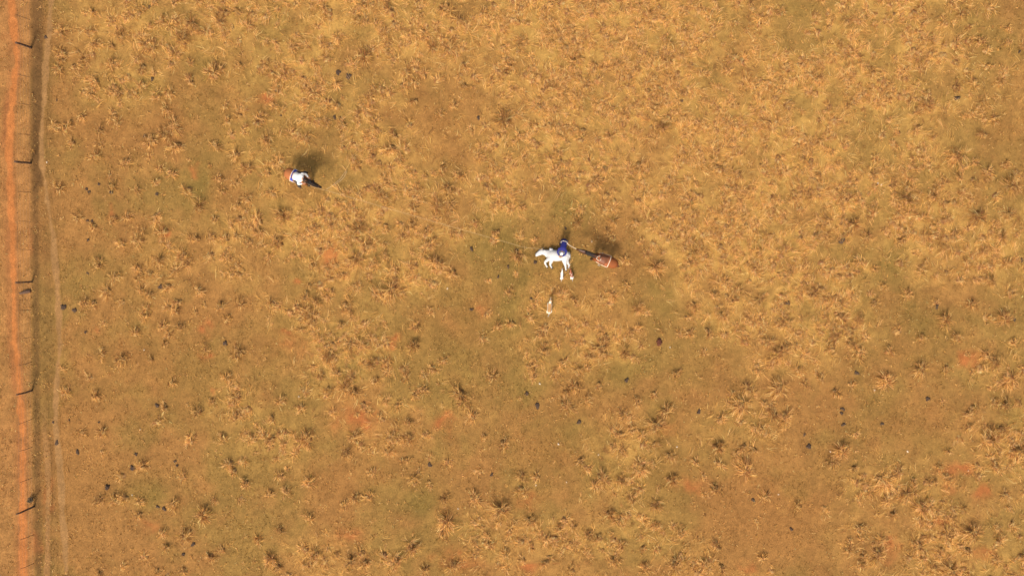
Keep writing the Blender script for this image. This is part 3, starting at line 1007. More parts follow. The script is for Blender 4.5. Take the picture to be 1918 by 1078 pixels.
def make_horse(name, label, mw, low, base, dark):
    root = empty(name, mw)
    tag(root, label, 'horse')
    bm = bmesh.new()
    loft(bm, [(-.86, 0, 1.20, .06, .10), (-.78, 0, 1.19, .20, .22), (-.62, 0, 1.20, .285, .29), (-.42, 0, 1.19, .31, .32), (-.12, 0, 1.13, .30, .315), (.2, 0, 1.12, .275, .34),
              (.44, 0, 1.18, .22, .31), (.62, 0, 1.22, .15, .22), (.70, 0, 1.22, .06, .12)], (0, 1, 0), 20, 4)
    if low:
        neck = [(.42, 0, 1.26, .16, .25), (.66, 0, 1.36, .115, .20), (.88, 0, 1.44, .09, .16), (1.08, 0, 1.50, .08, .125), (1.16, 0, 1.50, .07, .10)]
        head = [(1.06, 0, 1.49, .085, .10), (1.16, 0, 1.45, .105, .135), (1.32, 0, 1.36, .10, .125), (1.50, 0, 1.24, .07, .085), (1.64, 0, 1.15, .062, .07), (1.70, 0, 1.11, .045, .045)]
        poll = Vector((1.10, 0, 1.56))
    else:
        neck = [(.42, 0, 1.26, .16, .25), (.66, 0, 1.47, .115, .20), (.86, 0, 1.66, .09, .16), (1.02, 0, 1.80, .08, .125), (1.08, 0, 1.83, .07, .10)]
        head = [(1.0, 0, 1.82, .085, .10), (1.12, 0, 1.78, .105, .135), (1.28, 0, 1.68, .10, .125), (1.46, 0, 1.55, .07, .085), (1.60, 0, 1.45, .062, .07), (1.66, 0, 1.41, .045, .045)]
        poll = Vector((1.05, 0, 1.89))
    loft(bm, neck, (0, 1, 0), 14, 4)
    loft(bm, head, (0, 1, 0), 14, 4)
    for s in (-1, 1):
        loft(bm, [(poll.x - .02, s * .06, poll.z - .05, .035, .02), (poll.x, s * .07, poll.z + .03, .04, .022), (poll.x + .03, s * .075, poll.z + .12, .008, .006)], (0, 1, 0), 8, 3)
    fr = [(.44, 1.08, .12, .15), (.47, .82, .085, .10), (.48, .62, .062, .070), (.47, .46, .058, .062), (.465, .30, .038, .042), (.465, .16, .046, .05), (.49, .085, .045, .05)]
    hd = [(-.52, 1.14, .15, .22), (-.42, .88, .12, .16), (-.52, .66, .075, .095), (-.63, .50, .055, .068), (-.61, .32, .040, .044), (-.59, .16, .046, .05), (-.56, .085, .045, .05)]
    for s, df, dh in ((1, .10, -.06), (-1, -.06, .10)):
        add_leg(bm, [(x + df * (1 - z), z, a, b_) for x, z, a, b_ in fr], s * .145)
        add_leg(bm, [(x + dh * (1 - z), z, a, b_) for x, z, a, b_ in hd], s * .16)
    me = fuse(bm, 'body', 0.022, 5)

    def fn(c):
        x, y, z = c[:, 0], c[:, 1], c[:, 2]
        col = np.tile(np.array(base), (len(c), 1))
        col = blend(col, dark, (x - .45) * 2.2 * (z > .8))
        col = blend(col, dark, (0.62 - z) * 3.0)
        col = blend(col, (.55, .45, .38), ((np.abs(y) < .035) & (x > 1.2) & (z > 1.28)) * (.25 if low else 0.0))
        return col
    paint(me, fn)
    link('body', me, M['coat'], root)
    # mane: overlapping locks along the crest
    bm = bmesh.new()
    q = spline([n_[:3] + (n_[4],) for n_ in neck], 6)
    for i in range(2, len(q)):
        x, y, z, r = q[i]
        for s in (-1, 1):
            loft(bm, [(x, 0, z + r * .80, .035, .03), (x - .02, s * .06, z + r * .86, .035, .02), (x - .05, s * .105, z + r * .35 + R.uniform(-.04, .04), .03, .012), (x - .07, s * .115, z - r * .15 + R.uniform(-.06, .04), .008, .006)], (1, 0, 0), 6, 2)
    loft(bm, [(poll.x, 0, poll.z + .02, .05, .03), (poll.x + .08, .01, poll.z - .02, .04, .02), (poll.x + .18, .02, poll.z - .10, .012, .01)], (0, 1, 0), 6, 2)
    link('mane', bm_mesh(bm, 'mane'), M['mane'], root)
    one('tail', [(-.82, 0, 1.28, .035, .035), (-.88, .01, 1.22, .045, .045), (-.91, .02, 1.02, .065, .05), (-.91, .02, .75, .065, .05), (-.90, .02, .5, .012, .012)], M['tail'], root)
    for s, df, dh in ((1, .10, -.06), (-1, -.06, .10)):
        for hx, yy in ((.50 + df * .95, s * .145), (-.55 + dh * .95, s * .16)):
            one('hoof', [(hx - .01, yy, .10, .048, .052), (hx + .01, yy, .05, .058, .064), (hx + .02, yy, .0, .066, .074)], M['hoof'], root, (0, 1, 0), 10, 2)
    ex = poll.x + .16
    ez = poll.z - .12
    for s in (-1, 1):
        one('eye', [(ex - .02, s * .096, ez, .012, .012), (ex, s * .1, ez, .018, .018), (ex + .02, s * .096, ez, .012, .012)], M['eye'], root, (0, 0, 1), 8, 2)
    # bridle: noseband and cheek straps as one strap
    hv = np.array([h_[:3] for h_ in head])
    bm = bmesh.new()
    for j, grow in ((3, .006), (1, .012)):
        cpt, rad = head[j], (head[j][3] + grow, head[j][4] + grow)
        d = hv[j + 1] - hv[j - 1]
        d = d / np.linalg.norm(d)
        upv = np.cross(d, (0, 1, 0))
        ring = [tuple(np.array(cpt[:3]) + np.array((0, 1, 0)) * rad[0] * math.cos(a) + upv * rad[1] * math.sin(a)) + (.011, .011) for a in np.linspace(0, 2 * math.pi, 17)]
        loft(bm, ring, (0.3, .5, .2), 6, 1)
    for s in (-1, 1):
        loft(bm, [(head[1][0], s * (head[1][3] + .01), head[1][2], .01, .01), (head[2][0], s * (head[2][3] + .01), head[2][2], .01, .01), (head[3][0], s * (head[3][3] + .008), head[3][2], .01, .01)], (0, 0, 1), 6, 2)
    link('bridle', bm_mesh(bm, 'bridle'), M['leather_dark'], root)
    return root


def back_top(x):
    xs = [-.86, -.78, -.62, -.42, -.12, .2, .44, .62]
    zs = [1.30, 1.41, 1.49, 1.51, 1.445, 1.46, 1.49, 1.44]
    hs = [.06, .20, .285, .31, .30, .275, .22, .15]
    cz = [1.2, 1.19, 1.20, 1.19, 1.13, 1.12, 1.18, 1.22]
    return np.interp(x, xs, zs), np.interp(x, xs, hs), np.interp(x, xs, cz)


def make_saddle(label, mw, pad_mat, x0, x1, drop, thick=.02, flap=.62):
    root = empty('saddle', mw)
    tag(root, label, 'saddle')

    def hug(x, a, off):
        zt, hw, zc = back_top(x)
        b_ = zt - zc
        return Vector((x, math.sin(a) * (hw + off), zc + math.cos(a) * (b_ + off)))

    def shell(name, xa, xb, amax, off, th, mat, parent, nx=10, na=18, cut=0.0):
        bm = bmesh.new()
        g_ = []
        for lay in (off, off + th):
            rows = []
            for i in range(nx + 1):
                t = i / nx
                am = amax * (1 - cut * (2 * t - 1) ** 4)
                rows.append([bm.verts.new(hug(xa + (xb - xa) * t, -am + 2 * am * k / na, lay)) for k in range(na + 1)])
            g_.append(rows)
        for lay in (0, 1):
            for i in range(nx):
                for k in range(na):
                    bm.faces.new((g_[lay][i][k], g_[lay][i + 1][k], g_[lay][i + 1][k + 1], g_[lay][i][k + 1]))
        for i in range(nx):
            for k in (0, na):
                bm.faces.new((g_[0][i][k], g_[0][i + 1][k], g_[1][i + 1][k], g_[1][i][k]))
        for k in range(na):
            for i in (0, nx):
                bm.faces.new((g_[0][i][k], g_[0][i][k + 1], g_[1][i][k + 1], g_[1][i][k]))
        return link(name, bm_mesh(bm, name), mat, parent)

    pad = shell('pad', x0, x1, drop, .012, thick, pad_mat, root)
    # pale binding sewn round the pad's edge
    pts = []
    for k in range(9):
        pts.append(hug(x1 + (x0 - x1) * k / 8, -drop, .028))
    for k in range(1, 25):
        pts.append(hug(x0, -drop + 2 * drop * k / 24, .028))
    for k in range(1, 9):
        pts.append(hug(x0 + (x1 - x0) * k / 8, drop, .028))
    bm = bmesh.new()
    loft(bm, [(*p, .019, .019) for p in pts], (0.2, 0.1, 1), 7, 1)
    link('binding', bm_mesh(bm, 'binding'), M['cream'], pad)
    sx = x1 - .30
    shell('flap', sx - .20, sx + .18, 1.15, .035, .02, M['leather'], root, 8, 16, .25)
    z0 = float(back_top(sx)[0])
    bm = bmesh.new()
    loft(bm, [(sx - .27, 0, z0 + .17, .17, .02), (sx - .24, 0, z0 + .11, .19, .05), (sx - .14, 0, z0 + .06, .17, .05), (sx, 0, z0 + .05, .14, .05), (sx + .12, 0, z0 + .08, .12, .06), (sx + .18, 0, z0 + .14, .09, .04)], (0, 1, 0), 14, 4)
    link('seat', fuse(bm, 'seat', .015, 3), M['leather'], root)
    one('horn', [(sx + .17, 0, z0 + .12, .035, .03), (sx + .19, 0, z0 + .19, .022, .022), (sx + .20, 0, z0 + .23, .045, .045), (sx + .205, 0, z0 + .245, .03, .03)], M['leather_dark'], root)
    # rope coiled over the horn
    pts = []
    for k in range(64):
        a = k / 64 * 2 * math.pi * 3
        rr = .125 + .012 * math.sin(k * .9)
        pts.append((sx + .24 + rr * math.cos(a), .05 + rr * math.sin(a), z0 + .12 + .012 * (k / 21.0) - .06 * abs(math.sin(a))))
    bm = bmesh.new()
    loft(bm, [(*p, .012, .012) for p in pts], (0.2, 0.1, 1), 6, 1)
    link('rope_coil', bm_mesh(bm, 'rope_coil'), M['rope_white'] if pad_mat is M['pad_brown'] else M['leather_dark'], root)
    for s in (-1, 1):
        st = one('stirrup_leather', [(sx + .02, s * .33, z0 - .25, .025, .008), (sx + .03, s * .36, z0 - .45, .025, .008), (sx + .03, s * .36, z0 - .66, .022, .008)], M['leather_dark'], root, (1, 0, 0), 6, 2)
        ring = [(sx + .03 + .065 * math.cos(a), s * .36, z0 - .74 + .075 * math.sin(a), .012, .016) for a in np.linspace(0, 2 * math.pi, 17)]
        one('stirrup', ring, M['steel'], st, (0, 1, 0), 6, 1)
    ring = []
    for a in np.linspace(0, 2 * math.pi, 29):
        zt, hw, zc = back_top(sx + .1)
        b_ = (zt - zc) + .012
        if math.cos(a) < .25:
            ring.append((sx + .1, math.sin(a) * (hw + .018), zc + math.cos(a) * b_ - .005, .05, .008))
    one('girth', ring, M['cream'], root, (1, 0, 0), 8, 1)
    return root


def frame(u, v, z, ang, z0=0.0, wide=1.0, long=1.0):
    """matrix whose local point (0,0,z) is seen at pixel (u,v); turned by ang"""
    p = P(u, v, z)
    return Matrix.Translation((p.x, p.y, z0)) @ Matrix.Rotation(ang, 4, 'Z') @ Matrix.Diagonal((long, wide, 1, 1))


# riderless horse beside the cow
A1 = math.atan2(29, -75)
MW1 = frame(1132.5, 486, 1.45, A1, wide=1.08, long=1.05)
make_horse('horse', 'riderless chestnut brown horse with saddle standing right of the white cow', MW1, True, (.200, .058, .016), (.075, .027, .013))
make_saddle('brown leather saddle with cream edged russet pad on the riderless horse', MW1, M['pad_brown'], -.30, .40, 1.45)

# ridden horse
A2 = math.atan2(-33, 75)
MW2 = frame(555, 330.5, 1.45, A2, wide=1.18)
make_horse('horse', 'brown horse with black neck ridden by the person in white', MW2, False, (.30, .105, .035), (.016, .011, .009))
make_saddle('saddle with blue pale edged pad under the mounted person', MW2, M['pad_blue'], -.32, .36, 1.25)


# the white cow, on her side
def make_cow():
    # local x forward, z towards her back, y towards the sky: she lies on her right side
    p = P(1044, 507, 0.30)
    rot = Matrix(((-1, 0, 0), (0, 0, 1), (0, 1, 0))).to_4x4()
    root = empty('cow', Matrix.Translation((p.x, p.y, 0.29)) @ rot)
    tag(root, 'white humped cow lying roped on its side under the bending person', 'cow')
    bm = bmesh.new()
    loft(bm, [(-.76, 0, 1.06, .06, .08), (-.70, 0, 1.02, .16, .20), (-.56, 0, .99, .23, .28), (-.34, 0, .97, .26, .31), (0, 0, .94, .285, .345), (.28, 0, .96, .25, .34), (.46, 0, .99, .19, .29), (.58, 0, 1.03, .12, .2), (.66, 0, 1.05, .06, .1)], (0, 1, 0), 20, 4)
    loft(bm, [(.22, 0, 1.20, .06, .08), (.36, 0, 1.30, .08, .10), (.46, 0, 1.36, .05, .06), (.50, 0, 1.37, .03, .03)], (0, 1, 0), 12, 3)
    loft(bm, [(.44, -.02, 1.06, .15, .25), (.62, -.05, 1.10, .12, .205), (.78, -.09, 1.14, .105, .175), (.92, -.12, 1.17, .10, .15)], (0, 1, 0), 14, 4)
    loft(bm, [(.86, -.13, 1.20, .10, .13), (.98, -.14, 1.18, .12, .17), (1.10, -.14, 1.11, .11, .155), (1.22, -.15, 1.04, .09, .12), (1.31, -.15, .99, .085, .10), (1.37, -.15, .96, .06, .06)], (0, 1, 0), 14, 4)
    loft(bm, [(.42, 0, .74, .03, .06), (.58, -.05, .84, .025, .09), (.74, -.10, .98, .02, .06), (.86, -.13, 1.08, .02, .03)], (0, 1, 0), 8, 3)
    for s in (-1, 1):
        loft(bm, [(.90, -.14 + s * .07, 1.24, .025, .02), (.82, -.13 + s * .11, 1.26, .05, .015), (.72, -.12 + s * .14, 1.22, .045, .012), (.66, -.11 + s * .14, 1.18, .008, .006)], (0, 0, 1), 8, 3)
    legs = [
        [(.44, .05, .80, .12, .14), (.58, .08, .70, .085, .095), (.76, .02, .54, .058, .062), (.74, -.06, .44, .048, .05), (.67, -.12, .32, .038, .040), (.62, -.16, .24, .042, .044)],
        [(.36, -.10, .76, .12, .14), (.38, -.16, .58, .085, .095), (.43, -.21, .41, .056, .058), (.38, -.23, .28, .038, .04), (.33, -.24, .19, .042, .044)],
        [(-.48, .08, .90, .15, .20), (-.44, .08, .66, .12, .15), (-.47, .02, .46, .075, .09), (-.51, -.06, .30, .05, .058), (-.53, -.14, .14, .038, .04), (-.555, -.18, .04, .042, .044)],
        [(-.54, -.08, .88, .14, .19), (-.56, -.14, .64, .11, .14), (-.68, -.19, .46, .062, .07), (-.75, -.22, .38, .048, .054), (-.72, -.23, .26, .038, .04), (-.69, -.24, .19, .042, .044)],
    ]
    for L_ in legs:
        loft(bm, [(p_[0], p_[1], p_[2], p_[3] * 1.22, p_[4] * 1.22) for p_ in L_], (0, 1, 0), 12, 4)
    loft(bm, [(-.70, 0, 1.16, .04, .04), (-.77, -.04, 1.08, .035, .035), (-.80, -.14, .92, .022, .022), (-.80, -.22, .74, .018, .018)], (0, 1, 0), 8, 4)
    loft(bm, [(-.30, -.05, .66, .06, .05), (-.38, -.05, .60, .08, .06), (-.45, -.04, .62, .05, .05)], (0, 1, 0), 10, 3)
    me = fuse(bm, 'body', .018, 4)

    def fn(c):
        x, y, z = c[:, 0], c[:, 1], c[:, 2]
        col = np.tile(np.array((.52, .50, .47)), (len(c), 1))
        col = blend(col, (.50, .48, .47), np.exp(-((x - .46) / .16) ** 2 - ((z - 1.28) / .12) ** 2) * .55)
        col = blend(col, (.50, .48, .47), np.exp(-((x - .70) / .14) ** 2 - ((z - 1.08) / .10) ** 2) * .35)
        col = blend(col, (.10, .08, .075), (x - 1.325) * 30)
        return col
    paint(me, fn)
    link('body', me, M['coat'], root)
    for L_ in legs:
        a, b_ = np.array(L_[-2][:3]), np.array(L_[-1][:3])
        d = (b_ - a) / np.linalg.norm(b_ - a)
        e_ = b_ + d * .075
        m_ = b_ + d * .03
        one('hoof', [(*b_, .042, .045), (*m_, .046, .052), (*e_, .030, .040)], M['hoof'], root, (0, 1, 0), 10, 2)
    for s in (-1, 1):
        one('horn', [(.93, -.14 + s * .06, 1.32, .024, .024), (.90, -.14 + s * .10, 1.40, .020, .020), (.84, -.14 + s * .12, 1.45, .005, .005)], M['horn'], root)
    one('eye', [(1.02, -.052, 1.17, .012, .012), (1.04, -.047, 1.16, .018, .018), (1.06, -.052, 1.15, .012, .012)], M['eye'], root, (0, 0, 1), 8, 2)
    one('tail_switch', [(-.80, -.21, .80, .02, .02), (-.80, -.23, .68, .035, .03), (-.78, -.245, .55, .03, .022), (-.77, -.25, .48, .006, .006)], M['horn'], root)


make_cow()


# dogs
def make_dog(label, mw, s, fn_col, sit=False, turn=0.0):
    root = empty('dog', mw)
    tag(root, label, 'dog')
    bm = bmesh.new()

    def S(l):
        return [tuple(np.array(p) * s) for p in l]
    loft(bm, S([(-.36, 0, .44, .04, .06), (-.31, 0, .44, .085, .10), (-.20, 0, .445, .105, .115), (0, 0, .44, .105, .115), (.16, 0, .425, .115, .14), (.28, 0, .44, .095, .12), (.35, 0, .47, .05, .07)]), (0, 1, 0), 16, 4)
    t = turn
    loft(bm, S([(.24, 0, .48, .075, .085), (.36, t * .3, .57, .062, .066), (.44, t * .6, .64, .055, .058)]), (0, 1, 0), 12, 4)
    loft(bm, S([(.40, t * .6, .65, .05, .05), (.46, t * .8, .66, .072, .068), (.53, t, .645, .062, .058), (.60, t * 1.2, .62, .038, .036), (.68, t * 1.4, .60, .030, .026), (.70, t * 1.45, .60, .018, .016)]), (0, 1, 0), 12, 4)
    for d in (-1, 1):
        loft(bm, S([(.44, t * .7 + d * .045, .69, .026, .012), (.45, t * .7 + d * .06, .745, .022, .009), (.46, t * .7 + d * .066, .79, .004, .003)]), (0, 1, 0), 8, 3)
        o_ = .03 * d
        loft(bm, S([(.22, d * .075, .42, .05, .07), (.21 + o_, d * .085, .30, .034, .042), (.22 + o_, d * .085, .17, .024, .026), (.215 + o_, d * .085, .06, .021, .023), (.25 + o_, d * .085, .022, .030, .022), (.28 + o_, d * .085, .018, .022, .014)]), (0, 1, 0), 10, 3)
        loft(bm, S([(-.25, d * .075, .44, .06, .09), (-.21 - o_, d * .092, .31, .048, .062), (-.32 - o_, d * .092, .17, .024, .03), (-.305 - o_, d * .092, .07, .02, .022), (-.27 - o_, d * .092, .022, .030, .022), (-.24 - o_, d * .092, .018, .022, .014)]), (0, 1, 0), 10, 3)
    loft(bm, S([(-.34, 0, .48, .03, .03), (-.44, .02, .52, .024, .024), (-.54, .05, .60, .020, .020), (-.60, .07, .68, .008, .008)]), (0, 1, 0), 8, 4)
    me = fuse(bm, 'body', .011 * max(s, .8), 3)
    paint(me, lambda c: fn_col(c / s))
    link('body', me, M['coat'], root)
    one('nose', S([(.69, t * 1.43, .605, .012, .01), (.705, t * 1.45, .607, .016, .012), (.715, t * 1.46, .606, .008, .006)]), M['eye'], root, (0, 1, 0), 8, 2)
    for d in (-1, 1):
        one('eye', S([(.545, t + d * .045, .668, .008, .008), (.552, t + d * .046, .668, .012, .012), (.56, t + d * .045, .666, .007, .007)]), M['eye'], root, (0, 0, 1), 8, 2)
    return root


def tan_dog(c):
    x, y, z = c[:, 0], c[:, 1], c[:, 2]
    col = np.tile(np.array((.38, .20, .075)), (len(c), 1))
    w = (.70, .60, .46)
    col = blend(col, w, (np.abs(y) - .075) * 40 * (z < .56))
    col = blend(col, w, np.exp(-((x - .34) / .07) ** 2))
    col = blend(col, w, (-.27 - x) * 30)
    col = blend(col, w, (.30 - z) * 10)
    col = blend(col, w, np.exp(-(y / .018) ** 2) * (x > .48))
    return col


def white_dog(c):
    x, y, z = c[:, 0], c[:, 1], c[:, 2]
    col = np.tile(np.array((.74, .66, .58)), (len(c), 1))
    col = blend(col, (.42, .30, .22), np.exp(-((x - .45) / .06) ** 2 - ((y - .06) / .05) ** 2))
    return col


def pied_dog(c):
    x, y, z = c[:, 0], c[:, 1], c[:, 2]
    col = np.tile(np.array((.26, .085, .040)), (len(c), 1))
    w = (.74, .64, .56)
    n_ = np.sin(x * 21 + 1) * np.cos(y * 33 + .5)
    col = blend(col, w, (n_ - .45) * 8 * (x < .2))
    col = blend(col, w, (-.16 - x) * 14)
    col = blend(col, w, (.25 - z) * 12)
    return col


make_dog('tan dog with white legs standing alone below the cow', frame(1029.5, 576, .5, math.radians(86), wide=1.3), 0.98, tan_dog, turn=-.03)
make_dog('small plain white dog by the cow, left of the brown and white dog', frame(1052.5, 516, .35, math.radians(88), wide=1.15), 0.66, white_dog)
make_dog('small brown and white dog near the hind hooves of the cow', frame(1070.5, 515, .35, math.radians(104), wide=1.25), 0.68, pied_dog)


# ------------------------------------------------------------------ people
def V(*a):
    return np.array(a, dtype=float)


def unit(a):
    return a / (np.linalg.norm(a) + 1e-9)


def hand(bm, wrist, d, side, palm_n, s=1.0, curl=.9):
    """palm, four unequal bent fingers and a thumb that leaves the side of the palm"""
    d, side = unit(d), unit(side - d * np.dot(side, d))
    nrm = unit(palm_n - d * np.dot(palm_n, d) - side * np.dot(palm_n, side))
    e = wrist + d * .095 * s
    loft(bm, [(*wrist, .030 * s, .024 * s), (*(wrist + d * .04 * s), .042 * s, .018 * s), (*e, .042 * s, .015 * s)], side, 12, 3)
    for k, ln in ((-1.5, .066), (-.5, .082), (.5, .088), (1.5, .078)):
        r0 = wrist + d * .088 * s + side * k * .0215 * s
        p1 = r0 + d * ln * .5 * s + nrm * .012 * curl * s
        p2 = p1 + unit(d * .7 + nrm * .8 * curl) * ln * .32 * s
        p3 = p2 + unit(d * .3 + nrm * 1.0 * curl) * ln * .24 * s
        loft(bm, [(*r0, .0095 * s, .0095 * s), (*p1, .0092 * s, .0092 * s), (*p2, .0085 * s, .0085 * s), (*p3, .006 * s, .006 * s)], side, 8, 3)
    r0 = wrist + d * .03 * s + side * .034 * s
    p1 = r0 + unit(side * .8 + d * .7) * .034 * s
    p2 = p1 + unit(side * .3 + d * .9 + nrm * .3) * .030 * s
    p3 = p2 + unit(d * .9 + nrm * .5) * .022 * s
    loft(bm, [(*r0, .013 * s, .013 * s), (*p1, .0115 * s, .0115 * s), (*p2, .010 * s, .010 * s), (*p3, .007 * s, .007 * s)], side, 8, 3)


def make_person(label, mw, J, shirt, trousers, hat, hat_brim, lat=(0, 1, 0)):
    """J holds joints in local metres; local x is where the person faces"""
    root = empty('person', mw)
    tag(root, label, 'person')
    lat = V(*lat)
    pel, wst, chs, nck, hd = (V(*J[k]) for k in ('pelvis', 'waist', 'chest', 'neck', 'head'))
    look = unit(V(*J['look']))
    hup = unit(hd - nck)
    hup = unit(hup - look * np.dot(hup, look))

    def torso(bm, g, top):
        pts = [(*(pel - unit(wst - pel) * .10), .13 + g, .09 + g), (*pel, .165 + g, .115 + g), (*wst, .145 + g, .10 + g), (*((wst + chs) / 2), .16 + g, .11 + g), (*chs, .185 + g, .12 + g), (*((chs * .35 + nck * .65)), .15 + g, .09 + g), (*nck, .06 + g, .06 + g)]
        if top:
            pts.append((*(nck + hup * .08), .055, .058))
        loft(bm, pts, lat, 16, 4)

    bm = bmesh.new()
    torso(bm, 0, True)
    loft(bm, [(*(hd - hup * .115 + look * .03), .045, .05), (*(hd - hup * .07 + look * .015), .064, .085), (*hd, .076, .098), (*(hd + hup * .06 - look * .005), .072, .092), (*(hd + hup * .105 - look * .01), .04, .05)], lat, 14, 4)
    loft(bm, [(*(hd + look * .085 + hup * .02), .010, .010), (*(hd + look * .108 - hup * .02), .015, .014), (*(hd + look * .095 - hup * .035), .013, .010)], lat, 8, 3)
    for s in (-1, 1):
        e = hd + lat * s * .078 - look * .005
        loft(bm, [(*(e - hup * .03), .008, .012), (*e, .012, .022), (*(e + hup * .03), .008, .014)], lat, 8, 3)
        sh, el, wr = V(*J['shoulder'][s]), V(*J['elbow'][s]), V(*J['wrist'][s])
        loft(bm, [(*(chs * .3 + sh * .7), .07, .07), (*sh, .062, .062), (*((sh + el) / 2), .052, .05), (*el, .042, .042), (*(el * .6 + wr * .4), .042, .042), (*wr, .027, .030)], (0, 0, 1), 12, 3)
        hand(bm, wr, wr - el, lat * -s + V(.3, 0, 0), V(*J.get('palm', (0, 0, -1))))
        hp, kn, an = V(*J['hip'][s]), V(*J['knee'][s]), V(*J['ankle'][s])
        loft(bm, [(*(hp * .8 + pel * .2), .10, .11), (*hp, .095, .10), (*((hp + kn) / 2), .078, .08), (*kn, .056, .06), (*(kn * .65 + an * .35), .058, .06), (*an, .038, .042)], lat, 12, 3)
        ft = V(*J['toe'][s])
        heel = an + unit(an - ft) * .05 + V(0, 0, -.05)
        loft(bm, [(*heel, .03, .03), (*(an * .7 + ft * .3 + V(0, 0, -.035)), .042, .042), (*(ft * .85 + an * .15 + V(0, 0, -.005)), .045, .028), (*ft, .03, .018)], lat, 10, 3)
    link('body', fuse(bm, 'body', .0095, 2), M['skin'], root)
    bm = bmesh.new()
    torso(bm, J.get('loose', .022), False)
    for s in (-1, 1):
        sh, el, wr = V(*J['shoulder'][s]), V(*J['elbow'][s]), V(*J['wrist'][s])
        loft(bm, [(*(chs * .3 + sh * .7), .09, .085), (*sh, .085, .082), (*((sh + el) / 2), .074, .070), (*el, .062, .060), (*(el * .5 + wr * .5), .058, .056), (*(el * .12 + wr * .88), .042, .044)], (0, 0, 1), 12, 3)
    link('shirt', fuse(bm, 'shirt', .016, 3), shirt, root)
    bm = bmesh.new()
    loft(bm, [(*(pel - unit(wst - pel) * .13), .13, .10), (*(pel - unit(wst - pel) * .03), .195, .15), (*(pel * .55 + wst * .45), .178, .135), (*(pel * .4 + wst * .6), .172, .130)], lat, 16, 4)
    for s in (-1, 1):
        hp, kn, an = V(*J['hip'][s]), V(*J['knee'][s]), V(*J['ankle'][s])
        loft(bm, [(*(hp * .8 + pel * .2), .125, .13), (*hp, .12, .125), (*((hp + kn) / 2), .10, .105), (*kn, .08, .085), (*(kn * .5 + an * .5), .075, .08), (*(an * .92 + kn * .08), .066, .07)], lat, 12, 3)
    link('trousers', fuse(bm, 'trousers', .016, 3), trousers, root)
    for s in (-1, 1):
        an, ft, kn = V(*J['ankle'][s]), V(*J['toe'][s]), V(*J['knee'][s])
        bm = bmesh.new()
        heel = an + unit(an - ft) * .055 + V(0, 0, -.045)
        loft(bm, [(*(an * .8 + kn * .2), .062, .066), (*an, .052, .058), (*(an + V(0, 0, -.05)), .046, .060)], lat, 12, 3)
        loft(bm, [(*heel, .040, .042), (*(an * .7 + ft * .3 + V(0, 0, -.03)), .052, .052), (*(ft * .85 + an * .15 + V(0, 0, -.002)), .054, .038), (*(ft + unit(ft - an) * .02), .034, .026)], lat, 10, 3)
        link('boot', fuse(bm, 'boot', .012, 2), M['leather_dark'], root)
    for s in (-1, 1):
        e = hd + look * .086 + lat * s * .030 + hup * .012
        one('eye', [(*(e - lat * .012), .006, .006), (*e, .010, .009), (*(e + lat * .012), .006, .006)], M['eye'], root, hup, 8, 2)
    m_ = hd + look * .082 - hup * .062
    one('mouth', [(*(m_ - lat * .026), .004, .004), (*(m_ + look * .006), .008, .007), (*(m_ + lat * .026), .004, .004)], M['leather'], root, hup, 6, 2)
    bm = bmesh.new()
    loft(bm, [(*(hd - hup * .05 - look * .045), .055, .045), (*(hd - look * .025 + hup * .01), .082, .082), (*(hd + hup * .06 - look * .015), .082, .10), (*(hd + hup * .105 - look * .012), .060, .075), (*(hd + hup * .122 - look * .012), .02, .03)], lat, 14, 4)
    link('hair', fuse(bm, 'hair', .011, 2), M['hair'], root)
    if hat is not None:
        bm = bmesh.new()
        loft(bm, [(*(hd + hup * .045 - look * .005), .090, .112), (*(hd + hup * .085 - look * .008), .091, .110), (*(hd + hup * .125 - look * .01), .072, .088), (*(hd + hup * .145 - look * .01), .02, .03)], lat, 16, 4)
        hatob = link('cap', bm_mesh(bm, 'cap'), hat, root)
        bm = bmesh.new()
        a0, a1 = hd + hup * .055 + look * .06, hd + hup * .035 + look * .185
        loft(bm, [(*a0, .085, .010), (*((a0 + a1) / 2), .085, .010), (*a1, .035, .008)], lat, 14, 4)
        link('visor', bm_mesh(bm, 'visor'), hat, hatob)
    return root


# person bending over the cow: local x is the way he faces (towards the camera's lower edge, slightly left)
ANG = math.radians(-90 - 14)
mwp = frame(1054.5, 457, 0.0, ANG)
JB = {
    'pelvis': (-.12, 0, .90), 'waist': (.06, 0, 1.03), 'chest': (.34, 0, 1.13), 'neck': (.50, 0, 1.14), 'head': (.62, 0, 1.14), 'look': (.62, 0, -.8),
    'shoulder': {1: (.42, .21, 1.09), -1: (.42, -.21, 1.09)},
    'elbow': {1: (.62, .25, .88), -1: (.62, -.25, .88)},
    'wrist': {1: (.82, .09, .70), -1: (.82, -.09, .70)},
    'hip': {1: (-.12, .11, .86), -1: (-.12, -.11, .86)},
    'knee': {1: (.08, .15, .48), -1: (.06, -.15, .48)},
    'ankle': {1: (-.10, .16, .10), -1: (-.10, -.16, .10)},
    'toe': {1: (.10, .18, .035), -1: (.10, -.18, .035)},
    'palm': (.2, 0, -1),
}
make_person('person in blue shirt and white cap bending over the lying cow', mwp, JB, M['blue_cloth'], M['navy'], M['white_cloth'], True)

